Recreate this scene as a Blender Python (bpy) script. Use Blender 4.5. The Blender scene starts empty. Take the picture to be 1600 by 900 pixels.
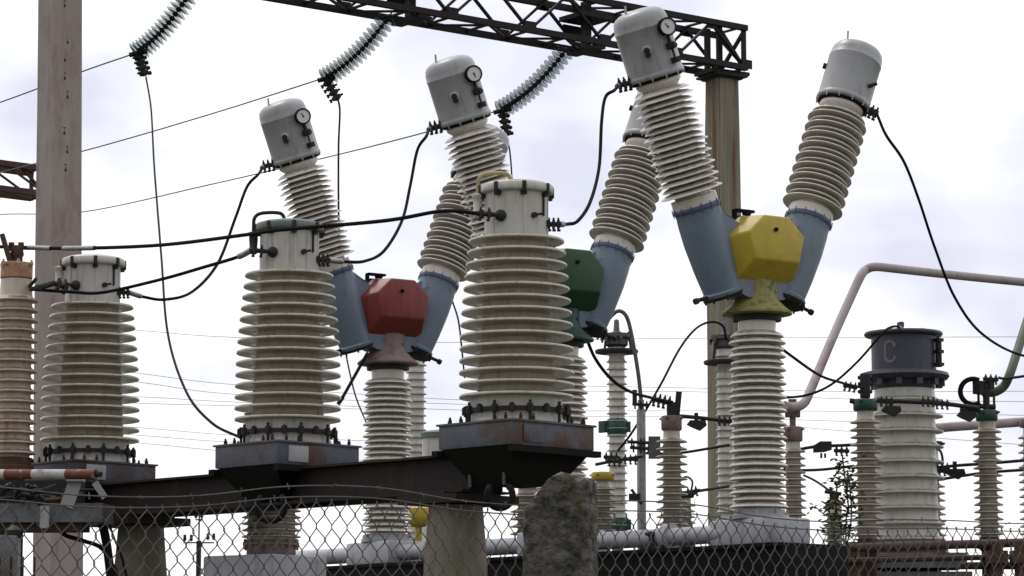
import bpy, bmesh, math, random
from mathutils import Vector, Matrix, noise
random.seed(7)
PI = math.pi; R = math.radians
scene = bpy.context.scene
C = scene.collection

# ------------------------------------------------------------------ camera
F = 4500.0                       # focal length in pixels of a 1600 px wide frame
EYE = Vector((0, 0, 1.6)); TH = math.atan(0.140)
cam_d = bpy.data.cameras.new('camera'); cam = bpy.data.objects.new('camera', cam_d); C.objects.link(cam)
cam.location = EYE; cam.rotation_euler = (PI/2 + TH, 0, 0)
cam_d.sensor_width = 36; cam_d.lens = 36*F/1600; cam_d.clip_start = 0.1; cam_d.clip_end = 3000
scene.camera = cam
scene.render.resolution_x = 1024; scene.render.resolution_y = 576

# ------------------------------------------------------------------ sky and sun (bright overcast)
SUN_EL = R(60); SUN_AZ = R(318)            # azimuth clockwise from +Y: high, beyond the yard and to the left, behind cloud
world = bpy.data.worlds.new('World'); scene.world = world; world.use_nodes = True
nt = world.node_tree; nt.nodes.clear()
n_out = nt.nodes.new('ShaderNodeOutputWorld'); n_bg = nt.nodes.new('ShaderNodeBackground')
n_sky = nt.nodes.new('ShaderNodeTexSky'); n_sky.sky_type = 'NISHITA'; n_sky.sun_disc = False
n_sky.sun_elevation = SUN_EL; n_sky.sun_rotation = SUN_AZ; n_sky.air_density = 1.0; n_sky.dust_density = 3.0
n_tc = nt.nodes.new('ShaderNodeTexCoord')
n_map = nt.nodes.new('ShaderNodeMapping'); n_map.inputs['Scale'].default_value = (1, 1, 1.7)
n_map.inputs['Location'].default_value = (0.31, 0.2, 0.12)
n_n = nt.nodes.new('ShaderNodeTexNoise'); n_n.inputs['Scale'].default_value = 7.0
n_n.inputs['Detail'].default_value = 4; n_n.inputs['Roughness'].default_value = 0.48
n_r = nt.nodes.new('ShaderNodeValToRGB')
n_r.color_ramp.elements[0].position = 0.43; n_r.color_ramp.elements[0].color = (7.0, 7.1, 8.3, 1)
n_r.color_ramp.elements[1].position = 0.595; n_r.color_ramp.elements[1].color = (10.6, 10.6, 10.6, 1)
n_mix = nt.nodes.new('ShaderNodeMixRGB'); n_mix.inputs['Fac'].default_value = 0.93
L = nt.links.new
L(n_tc.outputs['Generated'], n_map.inputs['Vector']); L(n_map.outputs['Vector'], n_n.inputs['Vector'])
n_s0 = nt.nodes.new('ShaderNodeSeparateXYZ'); L(n_tc.outputs['Generated'], n_s0.inputs['Vector'])
n_zr = nt.nodes.new('ShaderNodeValToRGB'); n_zr.color_ramp.interpolation = 'EASE'      # cloud cover thins in a low band above the horizon
e_ = n_zr.color_ramp.elements; e_[0].position = .05; e_[0].color = (.16,)*3+(1,); e_[1].position = .26; e_[1].color = (.13,)*3+(1,)
for p_, v_ in ((.085, .02), (.13, -.0), (.17, .03)): q_e = e_.new(p_); q_e.color = (v_,)*3+(1,)
L(n_s0.outputs['Z'], n_zr.inputs['Fac'])
n_ad = nt.nodes.new('ShaderNodeMath'); n_ad.operation = 'ADD'; L(n_n.outputs['Fac'], n_ad.inputs[0]); L(n_zr.outputs['Color'], n_ad.inputs[1])
L(n_ad.outputs['Value'], n_r.inputs['Fac']); L(n_sky.outputs['Color'], n_mix.inputs['Color1'])
n_sep = nt.nodes.new('ShaderNodeSeparateXYZ'); L(n_tc.outputs['Generated'], n_sep.inputs['Vector'])
n_mr = nt.nodes.new('ShaderNodeMapRange'); n_mr.inputs['From Min'].default_value = .2; n_mr.inputs['From Max'].default_value = .9
n_mr.inputs['To Min'].default_value = 1.0; n_mr.inputs['To Max'].default_value = 1.35; L(n_sep.outputs['Z'], n_mr.inputs['Value'])   # an overcast sky is brightest overhead
n_vs = nt.nodes.new('ShaderNodeVectorMath'); n_vs.operation = 'SCALE'; L(n_r.outputs['Color'], n_vs.inputs[0]); 
n_my = nt.nodes.new('ShaderNodeMapRange'); n_my.inputs['From Min'].default_value = -.8; n_my.inputs['From Max'].default_value = .7     # unseen sky behind the camera dimmed to darken camera-facing sides
n_my.inputs['To Min'].default_value = .60; n_my.inputs['To Max'].default_value = 1.0; L(n_sep.outputs['Y'], n_my.inputs['Value'])
n_mm = nt.nodes.new('ShaderNodeMath'); n_mm.operation = 'MULTIPLY'; L(n_mr.outputs['Result'], n_mm.inputs[0]); L(n_my.outputs['Result'], n_mm.inputs[1]); L(n_mm.outputs['Value'], n_vs.inputs['Scale'])
L(n_vs.outputs['Vector'], n_mix.inputs['Color2']); L(n_mix.outputs['Color'], n_bg.inputs['Color'])
n_bg.inputs['Strength'].default_value = 0.095; L(n_bg.outputs['Background'], n_out.inputs['Surface'])
sl = bpy.data.lights.new('sun', 'SUN'); sl.energy = 0.9; sl.angle = R(18); sl.color = (1.0, 0.96, 0.9)
so = bpy.data.objects.new('sun', sl); C.objects.link(so)
sd = Vector((math.sin(SUN_AZ)*math.cos(SUN_EL), math.cos(SUN_AZ)*math.cos(SUN_EL), math.sin(SUN_EL)))
so.rotation_euler = (-sd).to_track_quat('-Z', 'Y').to_euler(); so.location = (0, -5, 20)
scene.view_settings.view_transform = 'Standard'; scene.view_settings.look = 'None'
scene.view_settings.exposure = 0.28; scene.view_settings.gamma = 1.0
scene.view_settings.use_curve_mapping = False

# ------------------------------------------------------------------ placing: a viewing ray met with the vertical plane Y = const
def P(px, py, Y):
    x = (px-800)/F; v = (450-py)/F
    dy = math.cos(TH) - v*math.sin(TH); dz = math.sin(TH) + v*math.cos(TH)
    return Vector((x*Y/dy, Y, EYE.z + dz*Y/dy))
def Z(py, Y): return P(800, py, Y).z
SITE = R(45)                      # the yard's own axes: rows run one way, lines the other
E2 = Vector((math.cos(SITE), math.sin(SITE), 0)); E1 = Vector((math.sin(SITE), -math.cos(SITE), 0))

# ------------------------------------------------------------------ materials
def mat(name, c1, c2=None, rough=0.6, metal=0.0, scale=6.0, stain=None, s_lo=0.55, s_hi=0.72, s_scale=3.0,
        stretch=(1, 1, 1), bump=0.0, b_scale=40.0, detail=6, spec=0.5, coat=0.0, bounce_dark=None):
    m = bpy.data.materials.new(name); m.use_nodes = True
    t = m.node_tree; b = t.nodes['Principled BSDF']; N = t.nodes.new; K = t.links.new
    b.inputs['Roughness'].default_value = rough; b.inputs['Metallic'].default_value = metal
    b.inputs['Specular IOR Level'].default_value = spec
    b.inputs['Coat Weight'].default_value = coat
    c2 = c2 or tuple(x*0.8 for x in c1)
    tc = N('ShaderNodeTexCoord'); mp = N('ShaderNodeMapping'); mp.inputs['Scale'].default_value = stretch
    K(tc.outputs['Object'], mp.inputs['Vector'])
    oi = N('ShaderNodeObjectInfo'); ad = N('ShaderNodeVectorMath'); ad.operation = 'MULTIPLY_ADD'
    K(oi.outputs['Random'], ad.inputs[0]); ad.inputs[1].default_value = (37, 53, 71); K(mp.outputs['Vector'], ad.inputs[2])
    n1 = N('ShaderNodeTexNoise'); n1.inputs['Scale'].default_value = scale; n1.inputs['Detail'].default_value = detail
    n1.inputs['Roughness'].default_value = 0.65; K(ad.outputs['Vector'], n1.inputs['Vector'])
    r1 = N('ShaderNodeValToRGB'); r1.color_ramp.elements[0].position = 0.32; r1.color_ramp.elements[1].position = 0.68
    r1.color_ramp.elements[0].color = (*c1, 1); r1.color_ramp.elements[1].color = (*c2, 1)
    K(n1.outputs['Fac'], r1.inputs['Fac']); col = r1.outputs['Color']
    if stain:
        n2 = N('ShaderNodeTexNoise'); n2.inputs['Scale'].default_value = s_scale; n2.inputs['Detail'].default_value = 8
        n2.inputs['Roughness'].default_value = 0.7; K(ad.outputs['Vector'], n2.inputs['Vector'])
        r2 = N('ShaderNodeMapRange'); r2.inputs['From Min'].default_value = s_lo; r2.inputs['From Max'].default_value = s_hi
        K(n2.outputs['Fac'], r2.inputs['Value'])
        mx = N('ShaderNodeMixRGB'); K(r2.outputs['Result'], mx.inputs['Fac']); K(col, mx.inputs['Color1'])
        mx.inputs['Color2'].default_value = (*stain, 1); col = mx.outputs['Color']
    if bounce_dark:                      # dark colour added on upward faces to cut light bounced onto undersides
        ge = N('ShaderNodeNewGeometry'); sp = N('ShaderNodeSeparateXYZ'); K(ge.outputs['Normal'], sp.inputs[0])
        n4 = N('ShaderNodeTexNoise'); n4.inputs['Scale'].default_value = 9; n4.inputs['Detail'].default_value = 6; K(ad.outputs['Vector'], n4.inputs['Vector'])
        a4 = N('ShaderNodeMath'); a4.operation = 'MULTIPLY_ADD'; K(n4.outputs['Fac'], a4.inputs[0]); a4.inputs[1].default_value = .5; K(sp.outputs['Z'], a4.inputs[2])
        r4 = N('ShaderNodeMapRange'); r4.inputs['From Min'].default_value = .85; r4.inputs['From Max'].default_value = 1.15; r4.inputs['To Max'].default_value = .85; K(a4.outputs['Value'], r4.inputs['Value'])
        m4 = N('ShaderNodeMixRGB'); K(r4.outputs['Result'], m4.inputs['Fac']); K(col, m4.inputs['Color1']); m4.inputs['Color2'].default_value = (*bounce_dark, 1); col = m4.outputs['Color']
    K(col, b.inputs['Base Color'])
    if bump:
        n3 = N('ShaderNodeTexNoise'); n3.inputs['Scale'].default_value = b_scale; n3.inputs['Detail'].default_value = 5
        K(ad.outputs['Vector'], n3.inputs['Vector'])
        bp = N('ShaderNodeBump'); bp.inputs['Strength'].default_value = bump; bp.inputs['Distance'].default_value = 0.02
        K(n3.outputs['Fac'], bp.inputs['Height']); K(bp.outputs['Normal'], b.inputs['Normal'])
    return m
PORC = mat('glazed_porcelain', (.66, .595, .51), (.52, .455, .38), rough=.2, scale=4, stretch=(3, 3, .8), stain=(.27, .20, .145), s_lo=.53, s_hi=.74, s_scale=10, bounce_dark=(.07, .055, .042))
PORC2 = mat('arm_porcelain', (.74, .69, .645), (.63, .58, .535), rough=.22, scale=5, stretch=(3, 3, 1), stain=(.31, .25, .20), s_lo=.58, s_hi=.8, s_scale=8, bounce_dark=(.24, .20, .17))
PORC_RUST = mat('rust_streaked_porcelain', (.54, .47, .40), (.40, .31, .24), rough=.4, scale=3, stretch=(3, 3, .6), stain=(.19, .09, .05), s_lo=.54, s_hi=.7, s_scale=4, bounce_dark=(.14, .075, .05))
PORC_PALE = mat('pale_porcelain', (.58, .56, .515), (.47, .45, .41), rough=.3, scale=4, stretch=(3, 3, .7), stain=(.28, .24, .19), s_lo=.55, s_hi=.8, s_scale=8, bounce_dark=(.16, .14, .11))
PORC_DULL = mat('dull_porcelain', (.52, .47, .41), (.38, .335, .28), rough=.35, scale=5, stain=(.17, .125, .09), s_lo=.54, s_hi=.76, s_scale=9, bounce_dark=(.12, .09, .07))
WHITEP = mat('weathered_white_paint', (.56, .54, .51), (.46, .44, .41), rough=.42, scale=5, stretch=(5, 5, .4), stain=(.25, .19, .15), s_lo=.54, s_hi=.74, s_scale=6, bump=.05)
GREYP = mat('light_grey_paint', (.36, .36, .38), (.29, .29, .305), rough=.36, scale=3, stretch=(2, 2, .8), stain=(.19, .18, .17), s_lo=.55, s_hi=.8, s_scale=6, bump=.04)
BLUE = mat('blue_grey_paint', (.16, .20, .265), (.13, .165, .22), rough=.42, scale=3, stretch=(2, 2, .9), stain=(.10, .095, .095), s_lo=.56, s_hi=.78, s_scale=9, bump=.08)
BLUE_D = mat('dark_blue_rim', (.07, .10, .19), (.05, .07, .12), rough=.5)
BOXP = mat('slate_box_paint', (.075, .09, .125), (.05, .056, .075), rough=.5, scale=5, stain=(.06, .028, .017), s_lo=.48, s_hi=.60, s_scale=4, bump=.1)
HEADP = mat('slate_head_paint', (.05, .052, .078), (.038, .04, .058), rough=.45, scale=5, stretch=(2, 2, .6), stain=(.085, .08, .08), s_lo=.56, s_hi=.78)
LETTER = mat('faded_white_letter', (.20, .20, .225), (.10, .10, .12), rough=.7, scale=20)
DARK = mat('dark_steel', (.014, .014, .016), (.028, .023, .02), rough=.6, scale=12, bump=.1, spec=.3)
BLACK = mat('black_rubber', (.009, .009, .01), (.015, .015, .015), rough=.8, spec=.06)
ALU = mat('dull_aluminium', (.34, .34, .34), (.22, .22, .22), rough=.45, metal=.7, scale=15)
RUST = mat('rusty_steel', (.085, .038, .024), (.045, .024, .018), rough=.85, scale=9, stain=(.15, .07, .035), s_lo=.55, s_hi=.7, s_scale=14, bump=.25)
RUSTD = mat('dark_rusty_beam', (.024, .018, .016), (.012, .010, .0095), rough=.7, scale=5, stain=(.045, .024, .017), s_lo=.52, s_hi=.68, s_scale=5, stretch=(1, 1, .5), bump=.2, spec=.25)
BLACKB = mat('black_bitumen_steel', (.006, .006, .006), (.010, .009, .008), rough=.8, scale=5, spec=.15)
RUSTCAP = mat('rusty_cream_cap', (.42, .27, .16), (.28, .14, .08), rough=.8, scale=8, stain=(.14, .06, .04), s_lo=.5, s_hi=.66, s_scale=9, bump=.2)
PINKCAP = mat('dull_pink_cap', (.22, .16, .15), (.14, .10, .10), rough=.75, scale=10, stain=(.10, .05, .04), s_lo=.5, s_hi=.7, s_scale=10, bump=.2)
TRUSS = mat('black_painted_truss', (.008, .006, .008), (.018, .010, .012), rough=.6, scale=3, spec=.25)
RED = mat('red_paint', (.24, .032, .028), (.17, .022, .020), rough=.45, scale=5, stretch=(3, 3, .6), stain=(.09, .03, .025), s_lo=.52, s_hi=.75, s_scale=8, bump=.08)
YEL = mat('yellow_paint', (.50, .36, .03), (.40, .29, .03), rough=.45, scale=5, stretch=(2, 2, .9), stain=(.25, .185, .05), s_lo=.54, s_hi=.8, s_scale=9, bump=.08)
YELN = mat('faded_yellow_neck', (.30, .275, .07), (.21, .20, .075), rough=.6, scale=6, stain=(.06, .06, .03), s_lo=.52, s_hi=.66, s_scale=16, bump=.15)
GRN = mat('dark_green_paint', (.016, .062, .02), (.012, .045, .018), rough=.45, scale=5, bump=.06)
GRNT = mat('teal_green_paint', (.013, .062, .048), (.01, .04, .033), rough=.5, scale=8, bump=.1)
PINKN = mat('pinkish_grey_neck', (.27, .20, .19), (.17, .12, .12), rough=.7, scale=10, stain=(.10, .06, .06), s_lo=.52, s_hi=.7, s_scale=14, bump=.15)
CONC = mat('pinkish_concrete', (.36, .30, .285), (.27, .22, .21), rough=.9, scale=1.6, stretch=(1, 1, .3), stain=(.19, .145, .14), s_lo=.48, s_hi=.75, s_scale=6, bump=.3, b_scale=30)
CONC_M = mat('mossy_concrete', (.235, .205, .165), (.135, .115, .095), rough=.95, scale=2.5, stretch=(2, 2, .4), stain=(.115, .11, .07), s_lo=.5, s_hi=.64, s_scale=4, bump=.35, b_scale=25)
CONC_R = mat('rust_streaked_concrete', (.29, .26, .205), (.15, .135, .11), rough=.95, scale=3, stretch=(5, 5, .15), stain=(.14, .065, .035), s_lo=.53, s_hi=.62, s_scale=2.2, bump=.4, b_scale=18)
TANKP = mat('cool_grey_tank_paint', (.44, .44, .49), (.34, .34, .38), rough=.45, scale=4, stretch=(2, 2, .7), stain=(.20, .18, .17), s_lo=.52, s_hi=.72, s_scale=7, bump=.06)
CONC_L = mat('lichen_concrete', (.17, .16, .145), (.012, .011, .010), rough=1, scale=22, stain=(.095, .08, .05), s_lo=.57, s_hi=.62, s_scale=12, bump=1, b_scale=60, detail=12)
FENCEM = mat('dark_weathered_wire', (.12, .115, .115), (.06, .05, .048), rough=.7, scale=20)
GALV = mat('galvanised_wire', (.11, .11, .12), (.07, .06, .06), rough=.6, metal=.3, scale=20)
WIREM = mat('bare_line_wire', (.05, .05, .055), (.08, .08, .085), rough=.6)
PIPEW = mat('pinkish_white_busbar', (.38, .325, .335), (.29, .235, .245), rough=.6, scale=2, stain=(.19, .11, .105), s_lo=.5, s_hi=.7, s_scale=3, bump=.08)
PIPEG = mat('green_busbar', (.065, .10, .06), (.045, .075, .045), rough=.6, scale=3, stain=(.10, .095, .065), s_lo=.53, s_hi=.7)
PIPER = mat('brown_red_pipe', (.065, .026, .022), (.04, .02, .018), rough=.7, scale=6, bump=.1)
DIAL = mat('dial_face', (.75, .75, .73), (.68, .68, .66), rough=.3)
LIDG = mat('grey_green_lid', (.16, .19, .18), (.10, .12, .115), rough=.6, scale=8)
LIDY = mat('faded_yellow_lid', (.40, .36, .17), (.30, .27, .14), rough=.6, scale=7, stain=(.2, .18, .10), s_lo=.55, s_hi=.7)
CABB = mat('blue_grey_cabinet', (.15, .155, .17), (.09, .09, .10), rough=.55, scale=4, stain=(.07, .045, .035), s_lo=.47, s_hi=.62, s_scale=5)
LEAF = mat('dusty_leaf', (.05, .075, .03), (.03, .05, .02), rough=.7, scale=20)
BARK = mat('dark_stem', (.03, .025, .018), (.05, .04, .03), rough=.9, scale=20)
GLASS = mat('green_insulator_glass', (.025, .04, .035), (.015, .028, .024), rough=.3, scale=3, spec=.25)
_t = GLASS.node_tree; _tr = _t.nodes.new('ShaderNodeBsdfTransparent'); _tr.inputs['Color'].default_value = (.84, .865, .86, 1)   # thin clear glass
_ms = _t.nodes.new('ShaderNodeMixShader'); _ms.inputs['Fac'].default_value = .30
_t.links.new(_tr.outputs[0], _ms.inputs[1]); _t.links.new(_t.nodes['Principled BSDF'].outputs[0], _ms.inputs[2]); _t.links.new(_ms.outputs[0], _t.nodes['Material Output'].inputs['Surface'])

# ------------------------------------------------------------------ mesh helpers
def lathe(bm, prof, M=Matrix(), seg=48, mi=0, cap=True):
    rings = []
    for r, z in prof:
        rings.append([bm.verts.new(M @ Vector((r*math.cos(2*PI*k/seg), r*math.sin(2*PI*k/seg), z))) for k in range(seg)])
    for a, b in zip(rings, rings[1:]):
        for k in range(seg):
            f = bm.faces.new((a[k], a[(k+1) % seg], b[(k+1) % seg], b[k])); f.material_index = mi
    if cap:
        f = bm.faces.new(rings[0][::-1]); f.material_index = mi
        f = bm.faces.new(rings[-1]); f.material_index = mi
def box(bm, c, s, M=Matrix(), mi=0, bev=0.0):
    c = Vector(c); r = bmesh.ops.create_cube(bm, size=1, matrix=M @ Matrix.Translation(c) @ Matrix.Diagonal((*s, 1)))
    fs = set(f for v in r['verts'] for f in v.link_faces)
    for f in fs: f.material_index = mi
    if bev:
        es = list({e for v in r['verts'] for e in v.link_edges})
        bmesh.ops.bevel(bm, geom=es, offset=bev, segments=2, affect='EDGES', profile=.6)
def axis_m(a, b):
    a = Vector(a); b = Vector(b); d = (b-a)
    return Matrix.Translation(a) @ d.to_track_quat('Z', 'Y').to_matrix().to_4x4(), d.length
def rod(bm, a, b, r, seg=10, mi=0):
    M, l = axis_m(a, b); lathe(bm, [(r, 0), (r, l)], M, seg, mi)
def bar(bm, a, b, w, h, mi=0):
    M, l = axis_m(a, b); box(bm, (0, 0, l/2), (w, h, l), M, mi)
def spline(pts, n=10):
    pts = [Vector(p) for p in pts]; out = []
    q = [pts[0]*2-pts[1]] + pts + [pts[-1]*2-pts[-2]]
    for i in range(1, len(q)-2):
        a, b, c, d = q[i-1:i+3]
        for k in range(n):
            t = k/n
            out.append(.5*((2*b)+(c-a)*t+(2*a-5*b+4*c-d)*t*t+(3*b-a-3*c+d)*t**3))
    out.append(pts[-1]); return out
def tube(bm, pts, r, seg=8, mi=0):
    pts = [Vector(p) for p in pts]; rs = r if isinstance(r, (list, tuple)) else [r]*len(pts)
    up = None; rings = []
    for i, p in enumerate(pts):
        t = (pts[min(i+1, len(pts)-1)]-pts[max(i-1, 0)]).normalized()
        if up is None: up = t.orthogonal().normalized()
        up = (up - t*up.dot(t)).normalized(); s = t.cross(up)
        rings.append([bm.verts.new(p+(up*math.cos(2*PI*k/seg)+s*math.sin(2*PI*k/seg))*rs[i]) for k in range(seg)])
    for a, b in zip(rings, rings[1:]):
        for k in range(seg):
            f = bm.faces.new((a[k], a[(k+1) % seg], b[(k+1) % seg], b[k])); f.material_index = mi
    bm.faces.new(rings[0][::-1]).material_index = mi; bm.faces.new(rings[-1]).material_index = mi
def prism(bm, poly, y0, y1, mi=0, M=Matrix()):       # polygon in local xz, thickness along y
    a = [bm.verts.new(M @ Vector((x, y0, z))) for x, z in poly]; b = [bm.verts.new(M @ Vector((x, y1, z))) for x, z in poly]
    n = len(poly); bm.faces.new(a).material_index = mi; bm.faces.new(b[::-1]).material_index = mi
    for k in range(n): bm.faces.new((a[k], b[k], b[(k+1) % n], a[(k+1) % n])).material_index = mi
def obj(name, bm, mats, parent=None, label=None, smooth=True):
    bmesh.ops.recalc_face_normals(bm, faces=bm.faces[:])
    if smooth:
        for f in bm.faces: f.smooth = True
        for e in bm.edges:
            if len(e.link_faces) == 2 and e.calc_face_angle(0) > R(50): e.smooth = False
    me = bpy.data.meshes.new(name); bm.to_mesh(me); bm.free()
    for m in (mats if isinstance(mats, (list, tuple)) else [mats]): me.materials.append(m)
    o = bpy.data.objects.new(name, me); C.objects.link(o)
    if parent: o.parent = parent
    if label: o['label'] = label
    return o
def tag(o, label, cat, group=None, kind=None):
    if label: o['label'] = label
    if cat: o['category'] = cat
    if group: o['group'] = group
    if kind: o['kind'] = kind
    return o
def thing(name, label, cat, loc=(0, 0, 0), rz=0.0, group=None):
    o = bpy.data.objects.new(name, None); C.objects.link(o); o.empty_display_size = .2
    o.location = loc; o.rotation_euler = (0, 0, rz); return tag(o, label, cat, group)
def NB(): return bmesh.new()
def wdir(deg, rz=SITE):            # world azimuth (0 = right, 90 = away) as a local direction
    a = R(deg)-rz; return Vector((math.cos(a), math.sin(a), 0))
def arc(c, r, a0, a1, ax, ay, n=14):
    return [Vector(c)+(Vector(ax)*math.cos(a0+(a1-a0)*k/n)+Vector(ay)*math.sin(a0+(a1-a0)*k/n))*r for k in range(n+1)]
def shed_profile(z0, z1, n, rc0, rc1, ro0, ro1, pair=False, lip=.10, cup=False):
    """core radius rc, shed radius ro, n sheds between z0 and z1 (bottom to top)"""
    p = (z1-z0)/n; out = [(rc0, z0-.3*p)]
    for i in range(n):
        t = (i+.5)/n; rc = rc0+(rc1-rc0)*t; ro = ro0[0] if isinstance(ro0, list) else ro0+(ro1-ro0)*t
        if isinstance(ro0, list):                      # radii listed bottom to top
            u = t*(len(ro0)-1); k = min(int(u), len(ro0)-2); ro = ro0[k]+(ro0[k+1]-ro0[k])*(u-k)
            rc = rc0+(rc1-rc0)*t
        z = z0+i*p; d = ro-rc
        if cup:                    # flat top, rounded lip, long sloping underside
            out += [(rc, z+.04*p), (rc, z+.36*p), (rc+.10*d, z+.46*p), (rc+.5*d, z+.52*p), (ro-.06*d, z+.525*p), (ro-.01*d, z+.54*p), (ro, z+.58*p), (ro+.005*d, z+.67*p),
                    (ro-.01*d, z+.72*p), (ro-.05*d, z+.755*p), (rc+.5*d, z+.81*p), (rc+.1*d, z+.88*p), (rc, z+.95*p)]
        elif not pair:
            out += [(rc, z+.10*p), (rc+.10*d, z+.16*p), (rc+.55*d, z+.21*p), (ro-.06*d, z+.20*p), (ro-.015*d, z+.23*p), (ro, z+(.27+lip*.5)*p),
                    (ro-.02*d, z+(.33+lip)*p), (ro-.10*d, z+(.38+lip)*p), (rc+.45*d, z+(.52+lip)*p), (rc+.12*d, z+(.64+lip)*p), (rc, z+.84*p)]
        else:                      # fir tree sheds: deep undercut, long sloping top, large and small in turn
            h = .5*p
            for zz, rr in ((z, ro), (z+h, ro-.22*d)):
                dd = rr-rc
                out += [(rc, zz+.02*h), (rc+.12*dd, zz+.10*h), (rr-.10*dd, zz+.04*h), (rr-.01*dd, zz+.04*h), (rr, zz+.10*h), (rr-.01*dd, zz+.20*h), (rr-.12*dd, zz+.34*h), (rc+.58*dd, zz+.62*h), (rc+.22*dd, zz+.80*h), (rc, zz+.90*h)]
    out.append((rc1, z1+.3*p)); return out
def bolt(bm, p, d, r=.008, l=.03, mi=0):
    p = Vector(p); d = Vector(d).normalized(); rod(bm, p-d*l*.5, p+d*l*.5, r*.6, 6, mi); rod(bm, p-d*l*.2, p+d*l*.2, r, 6, mi)
def clamp_mb(bm, a, b, r, mi=0, n=3):
    """bolted cable clamp running from a to b"""
    a = Vector(a); b = Vector(b); d = (b-a).normalized(); rod(bm, a, b, r, 10, mi)
    s = d.orthogonal().normalized(); 
    up = Vector((0, 0, 1)); s = (up-d*up.dot(d)).normalized() if abs(d.z) < .95 else s
    for k in range(n):
        q = a+(b-a)*((k+.5)/n); M, _ = axis_m(q, q+d); box(bm, (0, 0, 0), (r*2.6, r*3.2, r*1.1), M, mi)
        rod(bm, q-s*r*2.6, q+s*r*2.6, r*.42, 6, mi)
        rod(bm, q-s*r*2.8+d*r*.2, q-s*r*2.0+d*r*.2, r*.75, 6, mi)

# ------------------------------------------------------------------ ground
bm = NB(); n = 60
for i in range(n+1):
    for j in range(n+1):
        x = (i/n-.5)*2; y = (j/n-.5)*2
        bm.verts.new((x*abs(x)*900, 40+y*abs(y)*1200, 0))
bm.verts.ensure_lookup_table()
for i in range(n):
    for j in range(n):
        a = i*(n+1)+j; bm.faces.new([bm.verts[k] for k in (a, a+n+1, a+n+2, a+1)])
GROUND = mat('worn_grass_and_gravel', (.04, .045, .022), (.07, .065, .05), rough=1, scale=.7, stain=(.05, .07, .025), s_lo=.45, s_hi=.6, s_scale=2.0, bump=.6, b_scale=14)
tag(obj('ground', bm, GROUND), 'worn grass and gravel ground of the yard', 'ground', kind='structure')

# ------------------------------------------------------------------ concrete gantry pole (left) 
def pole(name, px, Y, w, ztop, mt, label, taper=.012, rz=R(50), holes=None, wd=None):
    p = P(px, 600, Y); t = thing(name, label, 'pole', (p.x, Y, 0), rz)
    bm = NB(); wd = wd or w
    for k in range(13):
        z = ztop*k/12; s = 1+taper*(ztop-z)*.9
        for sx, sy in ((-1, -1), (1, -1), (1, 1), (-1, 1)):
            j = .004*math.sin(k*5.1+sx+2*sy)
            bm.verts.new((sx*(w/2*s+j), sy*(wd/2*s+j), z))
    bm.verts.ensure_lookup_table(); v = bm.verts
    for k in range(12):
        for q in range(4): bm.faces.new((v[4*k+q], v[4*k+(q+1) % 4], v[4*k+4+(q+1) % 4], v[4*k+4+q]))
    bm.faces.new([v[48+q] for q in range(4)]); bm.faces.new([v[3-q] for q in range(4)])
    bmesh.ops.bevel(bm, geom=[e for e in bm.edges if abs(e.verts[0].co.z-e.verts[1].co.z) > .1 and e.calc_length() > .3], offset=.02, segments=2, affect='EDGES')
    obj('shaft', bm, mt, t)
    return t, p
lp, lpp = pole('gantry_pole', 104, 29, .30, 13, CONC, 'tall square pinkish concrete pole at the left edge, rising out of the picture', rz=R(38), taper=.0245)
lp.rotation_euler = (0, -.018, 0); lp.rotation_euler = (Matrix.Rotation(-.018, 3, 'Y') @ Matrix.Rotation(R(38), 3, 'Z')).to_euler()
for k in range(12):               # small mounting holes in the pole's near face, in short groups
    if k in (3, 8): continue
    z = 6.85+k*.19; s = .30/2*(1+.02205*(13-z)); bm = NB()
    box(bm, (-.02+.02*math.sin(k*2.0), -s-.001, z), (.022, .006, .028)); box(bm, (-.02+.02*math.sin(k*2.0), -s-.001, z+.06), (.03, .004, .006)); box(bm, (-.02+.02*math.sin(k*2.0), -s-.0015, z+.03), (.004, .005, .07))
    obj('mounting_hole', bm, DARK, lp)
bm = NB()                        # steel strap bracket down its right side
s = .178
box(bm, (s+.016, 0, 5.75), (.03, .10, .55), Matrix(), 0); box(bm, (s+.04, 0, 5.5), (.05, .12, .14), Matrix(), 0)
bar(bm, (s+.03, .02, 6.0), (s+.03, .02, 6.35), .02, .02); bolt(bm, (s+.03, 0, 6.28), (1, 0, 0), .02, .09)
obj('side_bracket', bm, DARK, lp)

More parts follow.
